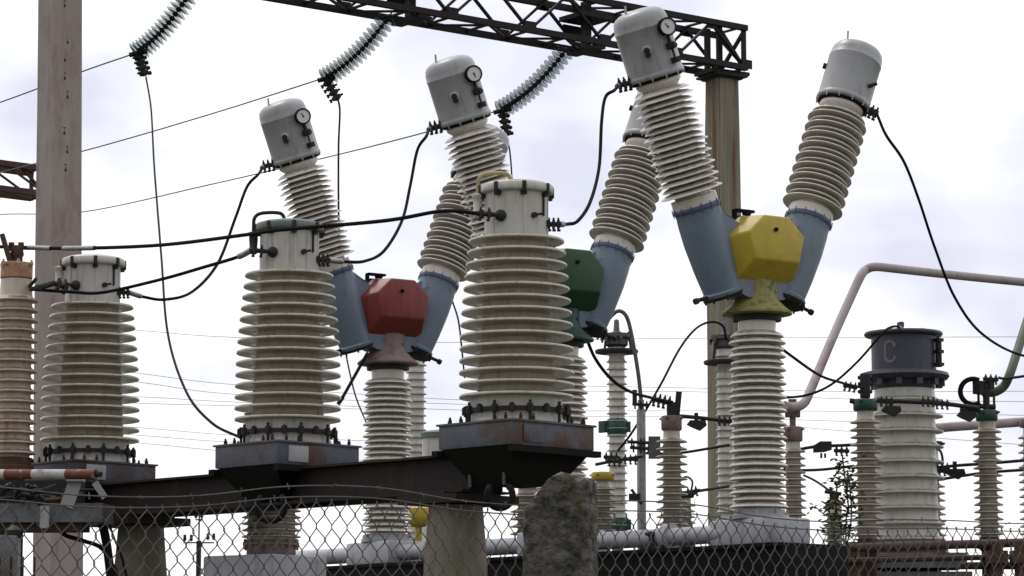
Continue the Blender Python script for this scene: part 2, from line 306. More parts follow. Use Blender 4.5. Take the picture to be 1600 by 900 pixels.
# ------------------------------------------------------------------ right gantry pole and lattice beam
GY = 38.0
ztr = Z(113, GY)
rp, rpp = pole('gantry_pole', 1133, GY, .335, ztr-.09, CONC_R, 'rust streaked mossy concrete pole carrying the right end of the black lattice beam', rz=R(32), taper=.004)
bm = NB(); box(bm, (0, 0, ztr-.075), (.50, .50, .03)); box(bm, (0, 0, ztr-.03), (.62, .42, .05)); box(bm, (0, 0, ztr-.10), (.40, .40, .03))
obj('steel_cap', bm, DARK, rp, smooth=False)
def truss(label, a, d, length, w, h, nbay, m=TRUSS, chord=.075, web=.042, end=True):
    """box lattice beam: a = bottom centre of its right end, d = direction"""
    ang = math.atan2(d.y, d.x); t = thing('lattice_beam', label, 'lattice beam', a, ang)
    bm = NB()
    for sy in (-1, 1):
        for z in (0, h):
            zz = z+(chord/2 if z == 0 else -chord/2)
            bar(bm, (0, sy*w/2, zz), (length, sy*w/2, zz), chord*(.9 if sy > 0 else 1.1), chord)
    obj('chords', bm, m, t, smooth=False)
    bm = NB(); L0 = length/nbay
    for sy in (-1, 1):
        for k in range(nbay):
            x0 = k*L0; x1 = x0+L0; y = sy*(w/2-.028)
            bar(bm, (x0, y, .04), (x0+L0/2, y, h-.04), web, web*.7); bar(bm, (x0+L0/2, y, h-.04), (x1, y, .04), web, web*.7)
            box(bm, (x0+L0/2, sy*(w/2+.002), h-.08), (.16, .012, .10)); box(bm, (x0, sy*(w/2+.002), .09), (.18, .012, .12))
            if k == 0: bar(bm, (.03, y, 0), (.03, y, h), web*1.4, web)
        if sy > 0:
            bar(bm, (.0, w/2-.05, .03), (.5, w/2-.05, h-.03), web, web)
    obj('side_lacing', bm, m, t, smooth=False)
    bm = NB()
    for z in (.02, h-.02):
        for k in range(nbay*2):
            x0 = k*L0/2; s = 1 if k % 2 else -1
            bar(bm, (x0, s*(w/2-.04), z), (x0+L0/2, -s*(w/2-.04), z), web*.9, web*.6)
            bar(bm, (x0, -(w/2-.04), z+.015), (x0, (w/2-.04), z+.015), web*.9, web*.6)
    obj('cross_lacing', bm, m, t, smooth=False)
    if end:
        bm = NB(); bar(bm, (.015, -w/2, .04), (.015, w/2, h-.04), web, web); bar(bm, (.03, w/2, .04), (.03, -w/2, h-.04), web, web)
        for k in (-1, 1): bar(bm, (.35, k*.12, .02), (.35, k*.12, h-.02), web*1.8, web*1.2)
        obj('end_frame', bm, m, t, smooth=False)
    return t
gd = -Vector((math.cos(R(37.5)), math.sin(R(37.5)), 0)); gend = Vector((rpp.x, GY, ztr))-gd*.20
tb = truss('black lattice gantry beam crossing the sky from the top edge to the right concrete pole', gend, gd, 13.5, .56, .62, 11)
# suspension brackets with glass strings hung from the beam
def on_beam(px):                  # distance along the beam whose centre falls at pixel column px
    best = min((abs(800+F*((gend+gd*s).x)/((gend+gd*s).y*1.02)-px), s) for s in [k*.05 for k in range(270)]); return best[1]
bm = NB()
for px in (640, 915):
    s = on_beam(px)-.0
    box(bm, (s, 0, .31), (.10, .10, .62)); box(bm, (s, 0, -.02), (.16, .60, .05)); box(bm, (s, -.29, .30), (.30, .02, .12)); box(bm, (s, 0, .40), (.5, .5, .06))
obj('hanger_plates', bm, TRUSS, tb, smooth=False)
# farther truss left of the left pole
fa = P(62, 311, 46.0)
truss('dark red-brown lattice beam end seen low at the left edge behind the concrete pole', fa, -Vector((math.cos(R(40)), math.sin(R(40)), 0)), 8, .5, .5, 5, m=PIPER, chord=.09, web=.04, end=False)

def insulator_string(a, b, sag, label, n=17):
    a = Vector(a); b = Vector(b); t = thing('glass_insulator_string', label, 'insulator string', a, 0, 'glass insulator strings under the lattice beam')
    pts = [a.lerp(b, k/20)+Vector((0, 0, -sag*4*(k/20)*(1-k/20))) for k in range(21)]
    pts = [p-a for p in pts]
    bm = NB(); tube(bm, pts, .012, 6); obj('core', bm, DARK, t)
    bm = NB(); bm2 = NB()
    for k in range(n):
        u = (k+.8)/(n+.6)*20; i = min(int(u), 19); q = pts[i].lerp(pts[i+1], u-i); d = (pts[i+1]-pts[i]).normalized()
        M, _ = axis_m(q, q+d)
        lathe(bm2, [(.022, -.035), (.032, -.02), (.032, .012)], M, 10, 0)
        lathe(bm, [(.04, .0), (.085, .012), (.128, .034), (.134, .046), (.128, .05), (.108, .044), (.100, .060), (.092, .044), (.072, .038), (.066, .054), (.058, .036), (.03, .03)], M, 22, 0)
    obj('glass_discs', bm, GLASS, t); obj('disc_caps', bm2, DARK, t); return t
# ends of the strings in the picture (px, py, Y)
SA = [(303, -8), (612, 20), (889, 72)]; SB = [((212, 82), 32.6), ((506, 122), 34.2), ((781, 172), 35.8)]
names = ['leftmost glass disc string, its upper end cut by the top edge', 'middle glass disc string hanging from the beam above the red breaker', 'rightmost glass disc string, ending beside the middle grey breaker head']
line_ends = []
for (ax, ay), ((bx, by), Yb), nm in zip(SA, SB, names):
    s = on_beam(ax); q = gend+gd*s; a = P(ax, ay, q.y); b = P(bx, by, Yb+.4)
    if ax < 400: a = Vector((a.x, q.y, ztr-.05))
    insulator_string(a, b, .10, nm); line_ends.append(b)
def cable(name, pts, r, m, label, cat='cable', group=None, n=10, seg=8, lugs=None, sleeves=None):
    o = NB(); sp = spline(pts, n); tube(o, sp, r, seg, 0)
    ms = [m]
    if sleeves:
        ms.append(ALU)
        for i0, i1 in sleeves: tube(o, sp[i0:i1], r*1.35, seg, 1)
    if lugs:
        ms.append(ALU)
        for which, l in lugs:
            q = sp if which == 0 else sp[::-1]; acc = [q[0]]; tot = 0
            for i in range(1, len(q)):
                tot += (q[i]-q[i-1]).length; acc.append(q[i])
                if tot > l: break
            tube(o, acc, r*1.7, seg, 1)
    return tag(obj(name, o, ms), label, cat, group)
# line wires running away to the left from each string
wires = [([(212, 83, 33.0), (128, 112, 34.6), (0, 160, 37.4), (-200, 228, 42)], 'upper line wire leaving the leftmost glass string behind the left pole'),
         ([(506, 122, 34.6), (330, 178, 37.6), (130, 236, 41.5), (-120, 300, 47)], 'middle line wire sloping from the middle glass string to the left pole'),
         ([(781, 172, 36.2), (660, 208, 38), (510, 246, 40.5), (330, 288, 44), (130, 331, 49), (0, 335, 53), (-150, 345, 58)], 'lowest line wire passing behind the breaker heads to the left pole')]
for pts, lb in wires:
    cable('line_wire', [P(*p) for p in pts], .009, WIREM, lb, 'wire', 'line wires on the glass strings', n=8, seg=6)
for i, (b, dd, lb) in enumerate(zip(line_ends, [(10, 30), (18, 28), (8, 34)], ['clamp under the leftmost glass string', 'clamp under the middle glass string', 'clamp under the rightmost glass string'])):
    bm = NB(); Yc = b.y; (px, py) = SB[i][0]; e = P(px+dd[0]+4, py+dd[1]+6, Yc); a = P(px+4, py+4, Yc)
    clamp_mb(bm, a, e, .035, 0, 4); rod(bm, P(px-10, py+4, Yc), P(px+18, py-2, Yc), .03, 8)
    tag(obj('line_clamp', bm, DARK), 'dark four bolt '+lb+' where a dropper starts', 'clamp', 'dropper clamps')

# ------------------------------------------------------------------ breakers
S = 19.2/F
YB = 19.0
def zb(y): return Z(y, YB)
W0 = zb(463)
AL = math.atan(.38); BETA = R(34); OFF = {-1: -68, 1: 58}
def breaker(px, Y, paint, neckm, label, cap_lbl, gauge=True):
    p = P(px, 600, Y); t = thing('circuit_breaker', label, 'circuit breaker', (p.x, Y, 0), BETA, 'breakers with two tilted heads')
    # base tank and frame
    bm = NB(); zt = zb(812)
    box(bm, (0, 0, zt-.085), (.36, .62, .17), Matrix(), 0, .02)
    obj('base_tank', bm, TANKP, t)
    bm = NB(); lathe(bm, [(46*S, zb(812)), (46*S, zb(806)), (40*S, zb(804)), (40*S, zb(797))], Matrix(), 40)
    for k in range(8):
        a = k*PI/4; bolt(bm, (42.5*S*math.cos(a), 42.5*S*math.sin(a), zb(804)), (0, 0, 1), .012, .05)
    obj('base_flange', bm, GREYP, t)
    # column porcelain
    bm = NB(); lathe(bm, shed_profile(zb(794), zb(517), 13, 30*S, 29*S, 45*S, 44.5*S, pair=True)[:-1]+[(29*S, zb(514)), (30*S, zb(500))], Matrix(), 64)
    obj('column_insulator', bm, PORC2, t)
    # bell shaped neck
    bm = NB(); lathe(bm, [(30*S, zb(495)), (41*S, zb(493.5)), (55*S, zb(492)), (55*S, zb(489)), (44*S, zb(480)), (34*S, zb(470)), (31*S, zb(462)), (31*S, zb(440)), (26*S, zb(436))], Matrix(), 48)
    for k in range(5):
        a = k*1.3; rod(bm, (30*S*math.cos(a), 30*S*math.sin(a), zb(452+4*(k % 3))), (33*S*math.cos(a), 33*S*math.sin(a), zb(452+4*(k % 3))), .013, 8)
    obj('bell_neck', bm, neckm, t)
    bm = NB(); lathe(bm, [(31*S, zb(503)), (38*S, zb(502)), (38.5*S, zb(495)), (30*S, zb(494))], Matrix(), 40); obj('neck_ring', bm, DARK, t)
    # blue housing
    bm = NB(); w = lambda v: W0+v*S
    for s in (-1, 1):
        ax = Vector((s*math.sin(AL), 0, math.cos(AL))); b0 = Vector((OFF[s]*S, 0, W0))
        prof = [(22, -3), (31, -3), (32, 2), (29, 5), (33, 40), (36, 85), (36, 115), (35, 130), (36, 134)]
        lathe(bm, [(r*S, q*S) for r, q in prof], axis_m(b0, b0+ax)[0], 48, 0)
    poly = [(-104, 128), (-66, 114), (-36, 104), (0, 100), (36, 104), (66, 114), (104, 128), (94, 60), (78, 10), (56, 2), (34, -6), (-34, -6), (-56, 2), (-78, 10), (-94, 60)]
    prism(bm, [(x*S, W0+z*S) for x, z in poly], -22*S, 22*S)
    rod(bm, (-20*S, 10*S, w(100)), (-20*S, 10*S, w(112)), 9*S, 12)
    for s in (-1, 1):             # stiffening ribs
        prism(bm, [(s*x*S, W0+z*S) for x, z in [(88, 139), (55, 121), (30, 112), (30, 106), (88, 106)]], -4*S, 4*S)
    obj('housing', bm, BLUE, t)
    for s in (-1, 1):             # dark bottom flanges with lugs
        bm = NB()
        ax = Vector((s*math.sin(AL), 0, math.cos(AL))); b0 = Vector((OFF[s]*S, 0, W0)); M = axis_m(b0, b0+ax)[0]
        lathe(bm, [(20*S, -9*S), (30*S, -8*S), (33*S, -3.2*S)], M, 24, 0)
        for k in range(8):
            a = k*PI/4+.3; q = M @ Vector((30*S*math.cos(a), 30*S*math.sin(a), -5*S)); bolt(bm, q, ax, .012, .05)
        o0 = b0+Vector((s*30*S, 0, -10*S)); rod(bm, o0, o0+Vector((s*20*S, 0, -6*S)), 3.2*S, 8); rod(bm, o0+Vector((s*19*S, 0, -6*S)), o0+Vector((s*24*S, 0, -8*S)), 5*S, 10)
        obj('bottom_flange', bm, DARK, t)
    # painted cover
    bm = NB()
    back = [(-82, 82), (-38, 122), (36, 122), (78, 82), (60, 12), (-60, 12)]
    mid = [(x*.985, z) for x, z in back]
    front = [(-54, 92), (-24, 120), (24, 120), (54, 92), (44, 50), (-44, 50)]
    loops = []
    for poly, nn in ((back, 2), (mid, 12), (front, 53)):
        loops.append([bm.verts.new((x*S, -nn*S, W0+z*S)) for x, z in poly])
    for a, b in zip(loops, loops[1:]):
        for k in range(6): bm.faces.new((a[k], a[(k+1) % 6], b[(k+1) % 6], b[k]))
    bm.faces.new(loops[0]); bm.faces.new(loops[-1][::-1])
    bmesh.ops.bevel(bm, geom=bm.edges[:], offset=3.2*S, segments=3, affect='EDGES', profile=.5)
    for k in range(6):
        (xa, za), (xb, zb_) = mid[k], mid[(k+1) % 6]
        for u in (.25, .75): q = Vector(((xa+(xb-xa)*u)*S, -6*S, W0+(za+(zb_-za)*u)*S)); dn = Vector((q.x, 0, q.z-w(70))).normalized(); rod(bm, q-dn*.5*S, q+dn*1.6*S, 1.7*S, 6)
    cv = obj('cover', bm, paint, t, cap_lbl)
    bm = NB(); prism(bm, [(x*1.03*S, W0+(z_*1.02)*S) for x, z_ in back], -1.5*S, 2.5*S); obj('cover_gasket', bm, DARK, cv)
    bm = NB(); q = Vector((-4*S, -53.5*S, w(98))); rod(bm, q, q+Vector((0, -3*S, 0)), 3.4*S, 10); obj('plug', bm, BLACK, cv)
    bm = NB(); rod(bm, (-52*S, -12*S, w(118)), (-52*S, -12*S, w(129)), 4*S, 8); rod(bm, (-28*S, -12*S, w(124)), (-28*S, -12*S, w(132)), 7*S, 10)
    box(bm, (-34*S, -12*S, w(130)), (36*S, 12*S, 4*S)); obj('breather', bm, BLACK, cv)
    # arms
    for s in (-1, 1):
        ax = Vector((s*math.sin(AL), 0, math.cos(AL))); b0 = Vector((OFF[s]*S, 0, W0)); M = axis_m(b0, b0+ax)[0]
        bm = NB(); lathe(bm, [(r*S, q*S) for r, q in [(35, 134), (37, 134.5), (37.8, 137), (37.8, 140), (36.5, 142), (33, 142)]], M, 48)
        for k in range(14):
            a = k*2*PI/14; bolt(bm, M @ Vector((37.6*S*math.cos(a), 37.6*S*math.sin(a), 138*S)), ax, .005, .06)
        obj('collar', bm, BLUE_D, t)
        bm = NB(); pr = shed_profile(162*S, 331*S, 9, 29*S, 28*S, 49*S, 48.5*S, pair=True)
        lathe(bm, [(35*S, 136*S), (36*S, 141*S), (36*S, 156*S)]+pr[:-1]+[(34*S, 336*S), (36*S, 339*S), (35*S, 352*S)], M, 64)
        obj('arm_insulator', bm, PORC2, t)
        bm = NB()
        prof = [(34, 347), (43, 348), (44.3, 349.5), (44.3, 354), (43.2, 355.5), (43, 357), (43, 424), (43.6, 425), (43.6, 426.5), (43, 427.5), (42.6, 436), (40.5, 444), (36.5, 449.5), (29, 453.5), (19, 456), (8, 457)]
        lathe(bm, [(r*S, q*S) for r, q in prof], M, 56)
        for k in range(12):
            a = k*PI/6+.2; bolt(bm, M @ Vector((42.5*S*math.cos(a), 42.5*S*math.sin(a), 349*S)), ax, .009, .045)
        box(bm, (0, -43.1*S, 392*S), (1.2*S, 1*S, 62*S), M @ Matrix.Rotation(1.1, 4, 'Z'))
        hd = obj('head', bm, GREYP, t)
        bm = NB(); lathe(bm, [(32*S, 343*S), (39*S, 343*S), (40*S, 347*S)], M, 40); obj('gasket', bm, BLACK, hd)
        def sd_(az, q, rr=43):    # a point on the head's side facing world azimuth az, q along the arm
            d = wdir(az, BETA); d = (d-ax*d.dot(ax)).normalized(); return b0+ax*q*S+d*rr*S, d
        if s < 0:
            bm = NB(); q, d = sd_(-50, 418); rod(bm, q-d*.01, q+d*7*S, 6*S, 10, 0); M2, _ = axis_m(q+d*6*S, q+d*7*S)
            # dial turned to face down the yard
            fd = (wdir(-72, BETA)*1.0+Vector((0, 0, -.12))).normalized(); qc = q+d*10*S; M2, _ = axis_m(qc, qc+fd)
            lathe(bm, [(6*S, -6*S), (14*S, -5*S), (14.5*S, 4*S), (13.5*S, 5.5*S), (11.8*S, 5.5*S), (11.8*S, 4*S)], M2, 32, 0, cap=False)
            lathe(bm, [(11.9*S, 3.5*S), (11.9*S, 4.2*S)], M2, 32, 1)
            box(bm, (0, 2*S, 4.8*S), (1.1*S, 9*S, .6*S), M2 @ Matrix.Rotation(px*.0113, 4, 'Z'), 0); rod(bm, qc+fd*4*S, qc+fd*5.4*S, 1.5*S, 8, 0)
            obj('gauge', bm, [BLACK, DIAL], hd)
            bm = NB(); q0, d0 = sd_(-48, 404, 47); q1, d1 = sd_(-48, 388, 49); q2, d2 = sd_(-48, 366, 49)
            rod(bm, q0, q1, 3.2*S, 10); lathe(bm, [(4*S, -5*S), (8*S, -3*S), (8*S, 5*S), (4*S, 7*S)], axis_m(q1, q1+ax)[0], 12)
            rod(bm, q1-d1*6*S, q1+d1*9*S, 4.2*S, 10); rod(bm, q1, q2, 1.8*S, 8); box(bm, (0, 0, 0), (13*S, 9*S, 9*S), axis_m(q2, q2+ax)[0]); rod(bm, q2-d2*7*S, q2+d2*7*S, 3*S, 8)
            obj('valve_line', bm, DARK, hd)
            bm = NB(); q, d = sd_(-100, 392); lathe(bm, [(8*S, -2*S), (8*S, 2*S), (5.5*S, 3*S), (5.5*S, 8*S)], axis_m(q, q+d)[0], 16, 0)
            M3 = axis_m(q+d*8*S, q+d*9*S)[0]; lathe(bm, [(5*S, 0), (4*S, 3*S)], M3, 12, 1); q2 = q-ax*7*S+d*5*S; rod(bm, q2-d*6*S, q2+d*3*S, 4.2*S, 10, 1)
            obj('sight_plug', bm, [GREYP, DARK], hd)
            q, d = sd_(-165, 352, 40); tdir = (wdir(-178, BETA)+Vector((0, 0, -.22))).normalized()
        else:
            bm = NB(); q, d = sd_(-178, 405); rod(bm, q-d*2*S, q+d*5*S, 5*S, 12); obj('side_plug', bm, DARK, hd)
            bm = NB(); q, d = sd_(-40, 380); rod(bm, q-d*2*S, q+d*5*S, 3*S, 8); rod(bm, q+d*5*S-wdir(0, BETA)*6*S, q+d*5*S+wdir(0, BETA)*8*S+Vector((0, 0, 4*S)), 3*S, 8); obj('valve_lever', bm, DARK, hd)
            q, d = sd_(-8, 350, 36); tdir = (wdir(-20, BETA)+Vector((0, 0, -.55))).normalized()
        terms[(px, s)] = Matrix.Translation(t.location) @ Matrix.Rotation(BETA, 4, 'Z') @ (q+tdir*23*S)
        bm = NB(); clamp_mb(bm, q, q+tdir*24*S, 4.2*S, 0, 3); rod(bm, q-tdir*14*S, q+tdir*4*S, 5.5*S, 10)
        obj('terminal_clamp', bm, DARK, hd)
        bm = NB(); q, d = sd_(-140, 452, 27); rod(bm, q-ax*5*S, q+Vector((0, 0, 16*S)), 1.6*S, 6); obj('lifting_pin', bm, GREYP, hd)
    return t
terms = {}
B_Y, B_G, B_R = (1184, 19.0), (877, 20.45), (606, 21.95)
breaker(*B_Y, YEL, YELN, 'nearest twin headed breaker with a yellow faceted cover and yellow neck, on the right', 'bright yellow faceted cover')
breaker(*B_G, GRN, GRNT, 'middle twin headed breaker with a dark green faceted cover, half hidden behind the tallest transformer', 'dark green faceted cover')
breaker(*B_R, RED, PINKN, 'farthest twin headed breaker with a red faceted cover and pinkish neck, left of centre', 'red faceted cover')

# white air pipe and dark support beam along the breaker row
rowd = (P(B_Y[0], 800, 19.0)-P(B_R[0], 800, 21.95)); rowd.z = 0; rowd.normalize(); rang = math.atan2(rowd.y, rowd.x)
by = P(1184, 600, 19.0); by.z = 0; br = P(606, 600, 21.95); br.z = 0
t = thing('air_pipe', 'light grey air pipe running between the bases of the breakers', 'pipe', by, rang)
bm = NB(); zp = Z(838, 19.4); rod(bm, (-5.6, -.10, zp), (-.2, -.10, zp), .060, 20); 
for x in (-.75, -2.1, -3.3): lathe(bm, [(.058, -.03), (.09, -.03), (.09, .03), (.058, .03)], Matrix.Translation((x, -.10, zp)) @ Matrix.Rotation(PI/2, 4, 'Y'), 20)
obj('pipe_run', bm, TANKP, t)
for x in (-.85, -1.9, -3.1):
    bm = NB(); bolt(bm, (x, -.17, zp+.02), (0, 1, 0), .022, .10); box(bm, (x, -.165, zp-.03), (.03, .03, .10)); box(bm, (x, -.12, zp-.072), (.22, .12, .03)); obj('pipe_bracket', bm, DARK, t)
t = thing('steel_support_beam', 'deep black steel support beam under the breaker bases', 'steel beam', by, rang)
bm = NB(); zt = zb(855)
box(bm, (-2.1, -.05, zt-.17), (5.3, .62, .34), Matrix(), 0, .006); box(bm, (-2.1, -.37, zt-.012), (5.3, .03, .024)); obj('channel', bm, BLACKB, t)
bm = NB()
for x in (-4.4, -2.2, -.2):
    box(bm, (x, 0, (zt-.35)/2), (.3, .3, zt-.35))
obj('foot_post', bm, CONC_M, t)

# ------------------------------------------------------------------ current transformers on their beam
SC = 16.9/F; YC = 16.69
def zc(y): return Z(y, YC)
CT = [(807, 16.69), (450, 18.1), (142, 19.6)]
ct_loc = [P(px, 600, Y) for px, Y in CT]
def ring_prof(r0, r1, z0, z1): return [(r0, z0), (r1, z0), (r1, z1), (r0, z1)]
def ct(i, label, lidm, hook, box_label):
    px, Y = CT[i]; p = ct_loc[i]; t = thing('current_transformer', label, 'current transformer', (p.x, p.y, 0), SITE, 'tall porcelain current transformers on the rusty beam')
    # base box
    bm = NB(); box(bm, (0, 0, (zc(704)+zc(667))/2), (180*SC, 160*SC, zc(667)-zc(704)), Matrix(), 0, .006)
    box(bm, (0, 0, zc(667)+.004), (186*SC, 166*SC, .012), Matrix(), 0)
    for sx in (-1, 1):
        for sy in (-1, 1):
            for k in (.5, .82): bolt(bm, (sx*84*SC*k, sy*78*SC, zc(666)+.02), (0, 0, 1), .011, .05, 1); bolt(bm, (sx*84*SC, sy*74*SC*k, zc(666)+.02), (0, 0, 1), .011, .05, 1)
    b = obj('base_box', bm, [BOXP, DARK], t, box_label)
    bm = NB(); box(bm, (-45*SC, -80.5*SC, (zc(704)+zc(667))/2), (.16, .012, .10), Matrix(), 0, .003); obj('access_plate', bm, GREYP if i else BOXP, b)
    bm = NB()                      # dark hopper shaped underside
    z1 = zc(704)-.003; z0 = z1-.20; a = (88*SC, 78*SC); c = (50*SC, 44*SC)
    v = [bm.verts.new((sx*q[0], sy*q[1], z)) for q, z in ((a, z1), (c, z0)) for sx, sy in ((-1, -1), (1, -1), (1, 1), (-1, 1))]
    for k in range(4): bm.faces.new((v[k], v[(k+1) % 4], v[4+(k+1) % 4], v[4+k]))
    bm.faces.new(v[:4]); bm.faces.new(v[4:])
    box(bm, (0, -84*SC, z1-.02), (190*SC, .05, .035)); box(bm, (0, 84*SC, z1-.02), (190*SC, .05, .035))
    obj('underside_hopper', bm, BLACKB, t)
    # lower neck, ring and studs
    bm = NB(); lathe(bm, [(74*SC, zc(664)), (74*SC, zc(657)), (71.5*SC, zc(655)), (71.5*SC, zc(622))], Matrix(), 56); obj('lower_neck', bm, WHITEP, t)
    bm = NB(); lathe(bm, ring_prof(72*SC, 79*SC, zc(647), zc(641)), Matrix(), 56, cap=False)
    for k in range(18):
        a_ = k*2*PI/18+.1*i; x, y = 80*SC*math.cos(a_), 80*SC*math.sin(a_)
        long_ = k % 2 == 0
        rod(bm, (x, y, zc(665) if long_ else zc(650)), (x, y, zc(632 if long_ else 636)), .0095, 6); rod(bm, (x, y, zc(650)), (x, y, zc(638)), .019, 6)
    obj('clamp_ring', bm, DARK, t)
    # porcelain
    ros = [89, 89.5, 89.5, 89, 88.5, 87.5, 86, 84, 81.5, 79, 76.5, 73.5]
    bm = NB(); lathe(bm, shed_profile(zc(633), zc(371), 14, 62*SC, 48*SC, [r*SC for r in ros], 0, cup=True), Matrix(), 80)
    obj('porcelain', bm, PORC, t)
    # cap and lid
    bm = NB(); lathe(bm, [(50*SC, zc(378)), (50*SC, zc(300)), (51*SC, zc(298))], Matrix(), 56)
    for k in range(18): 
        a_ = k*2*PI/18; q = Vector((50*SC*math.cos(a_), 50*SC*math.sin(a_), 0)); rod(bm, q+Vector((0, 0, zc(372))), q+Vector((0, 0, zc(304))), .006, 6) if k % 3 == 0 else None
    cp = obj('cap', bm, WHITEP, t)
    bm = NB(); lathe(bm, [(50*SC, zc(306)), (56.5*SC, zc(304)), (58*SC, zc(302)), (58*SC, zc(293)), (56*SC, zc(291)), (48*SC, zc(288)), (25*SC, zc(284)), (5*SC, zc(283))], Matrix(), 56)
    for f_ in bm.faces:
        if f_.calc_center_median().z < zc(291.5): f_.material_index = 1
    ld = obj('lid', bm, [lidm, WHITEP if i != 1 else LIDG], t)
    for k in range(8):
        bm = NB()
        a_ = k*PI/4+R(12); Mx = Matrix.Rotation(a_, 4, 'Z'); box(bm, (57*SC, 0, zc(300)), (6*SC, 6.5*SC, 17*SC), Mx, 0, .003); box(bm, (53*SC, 0, zc(309)), (8*SC, 9*SC, 6*SC), Mx, 0)
        obj('lid_clamp', bm, DARK, ld)
    # side knob with strap, on the right front
    bm = NB(); d = wdir(-58); q = d*50*SC+Vector((0, 0, zc(343))); rod(bm, q-d*.01, q+d*5*SC, 4.5*SC, 12); rod(bm, q+d*3*SC, q+d*3*SC+wdir(0)*12*SC+Vector((0, 0, 2*SC)), 2*SC, 8)
    dd = wdir(-35); q2 = dd*51.5*SC; rod(bm, q2+Vector((0, 0, zc(342))), q2+Vector((0, 0, zc(304))), 1.8*SC, 8); obj('lever_strap', bm, DARK, cp)
    # left terminal: knob, stub, clamp
    bm = NB(); d = wdir(-118); q = d*50*SC+Vector((0, 0, zc(344))); lathe(bm, [(8*SC, -2*SC), (9*SC, 0), (9*SC, 5*SC), (6*SC, 8*SC)], axis_m(q, q+d)[0], 16)
    d2 = (wdir(-172)+Vector((0, 0, .05))).normalized(); q2 = q+d*6*SC; rod(bm, q2, q2+d2*22*SC, 3.5*SC, 10); clamp_mb(bm, q2+d2*10*SC, q2+d2*36*SC, 4*SC, 0, 2)
    obj('left_terminal', bm, DARK, cp); Tm = Matrix.Translation((p.x, p.y, 0)) @ Matrix.Rotation(SITE, 4, 'Z')
    L_end = Tm @ (q2+d2*34*SC)
    bm = NB(); d = wdir(-12); q = d*48*SC+Vector((0, 0, zc(352))); clamp_mb(bm, q, q+wdir(2)*22*SC, 4*SC, 0, 3); box(bm, (0, 0, 0), (16*SC, 10*SC, 8*SC), axis_m(q, q+d)[0]); obj('right_terminal', bm, DARK, cp)
    R_end = Tm @ (q+wdir(2)*20*SC)
    # side bushing with looping vent pipe
    bm = NB(); d = wdir(-172); c = d*61*SC
    lathe(bm, [(5*SC, zc(342)), (8*SC, zc(338)), (8*SC, zc(332)), (6.5*SC, zc(330)), (7.5*SC, zc(318)), (7.5*SC, zc(312)), (9.5*SC, zc(310)), (9.5*SC, zc(306)), (4*SC, zc(304))], Matrix.Translation(c), 20, 0)
    rod(bm, c+Vector((0, 0, zc(336))), c-d*16*SC+Vector((0, 0, zc(336))), 3*SC, 8, 0); rod(bm, c+Vector((0, 0, zc(308))), c-d*16*SC+Vector((0, 0, zc(308))), 3*SC, 8, 0)
    obj('side_bushing', bm, [WHITEP if i != 1 else DARK], cp)
    if hook:
        bm = NB(); a0 = c+Vector((0, 0, zc(306)))
        pts = [a0, a0+Vector((0, 0, 10*SC)), a0-d*1*SC+Vector((0, 0, 24*SC)), a0-d*8*SC+Vector((0, 0, 32*SC)), a0-d*22*SC+Vector((0, 0, 35*SC)), a0-d*42*SC+Vector((0, 0, 35*SC)), a0-d*50*SC+Vector((0, 0, 30*SC)), a0-d*53*SC+Vector((0, 0, 17*SC))]
        tube(bm, spline(pts, 6), 3.1*SC, 10); obj('vent_pipe', bm, hook, ld)
    return L_end, R_end
ctL, ctR = [None]*3, [None]*3
ctL[0], ctR[0] = ct(0, 'nearest and tallest porcelain transformer with a faded yellow lid, in the centre', LIDY, LIDY, None)
ctL[1], ctR[1] = ct(1, 'porcelain transformer with a grey-green lid and black looping vent pipe, left of the red breaker', LIDG, DARK, None)
ctL[2], ctR[2] = ct(2, 'porcelain transformer with a plain whitish lid, in front of the left concrete pole', WHITEP, None, None)

# beam under the transformers
bd = (ct_loc[0]-ct_loc[2]); bd.z = 0; bd.normalize(); bang = math.atan2(bd.y, bd.x)
zbt = zc(704)-.01; zbb = zbt-.225
t = thing('rusty_steel_beam', 'long dark rusty channel beam carrying the three porcelain transformers', 'steel beam', (ct_loc[0].x, ct_loc[0].y, 0), bang)
bm = NB(); l0, l1 = -6.4, -.25
for sy in (-1, 1):
    box(bm, ((l0+l1)/2, sy*.13, (zbt+zbb)/2), (l1-l0, .012, zbt-zbb-.03)); box(bm, ((l0+l1)/2, sy*.16, zbt-.008), (l1-l0, .075, .014)); box(bm, ((l0+l1)/2, sy*.16, zbb+.008), (l1-l0, .075, .014))
for x in (-5.5, -4.5, -3.2, -1.8, -.7, -.27): box(bm, (x, 0, (zbt+zbb)/2), (.014, .25, zbt-zbb-.04))
obj('channels', bm, RUSTD, t, smooth=False)
bm = NB()                         # saddle plates over the two posts and a bracket block under the near transformer
sm = [ (ct_loc[0]-P(712, 800, 17.02)).xy.length, (ct_loc[0]-P(221, 800, 19.2)).xy.length]
for x, wd in ((-sm[0], .50), (-sm[1]-.07, .56)):
    box(bm, (x, 0, zbb-.035), (wd, .52, .05)); box(bm, (x-.05, 0, zbb-.005), (wd*.7, .46, .02))
box(bm, (-.45, 0, zbb+.06), (.36, .22, .16))
obj('saddle_plates', bm, RUSTD, t, smooth=False)
bm = NB()                         # hanging bolts under the boxes
for c in (0, 1, 2):
    x = -(ct_loc[0]-ct_loc[c]).xy.length
    for dx in (-.16, .12): rod(bm, (x+dx, -.22, zbb+.02), (x+dx, -.22, zbt-.01), .011, 8); rod(bm, (x+dx, -.22, zbt-.05), (x+dx, -.22, zbt-.09), .022, 6)
obj('hanger_bolts', bm, GALV, t)
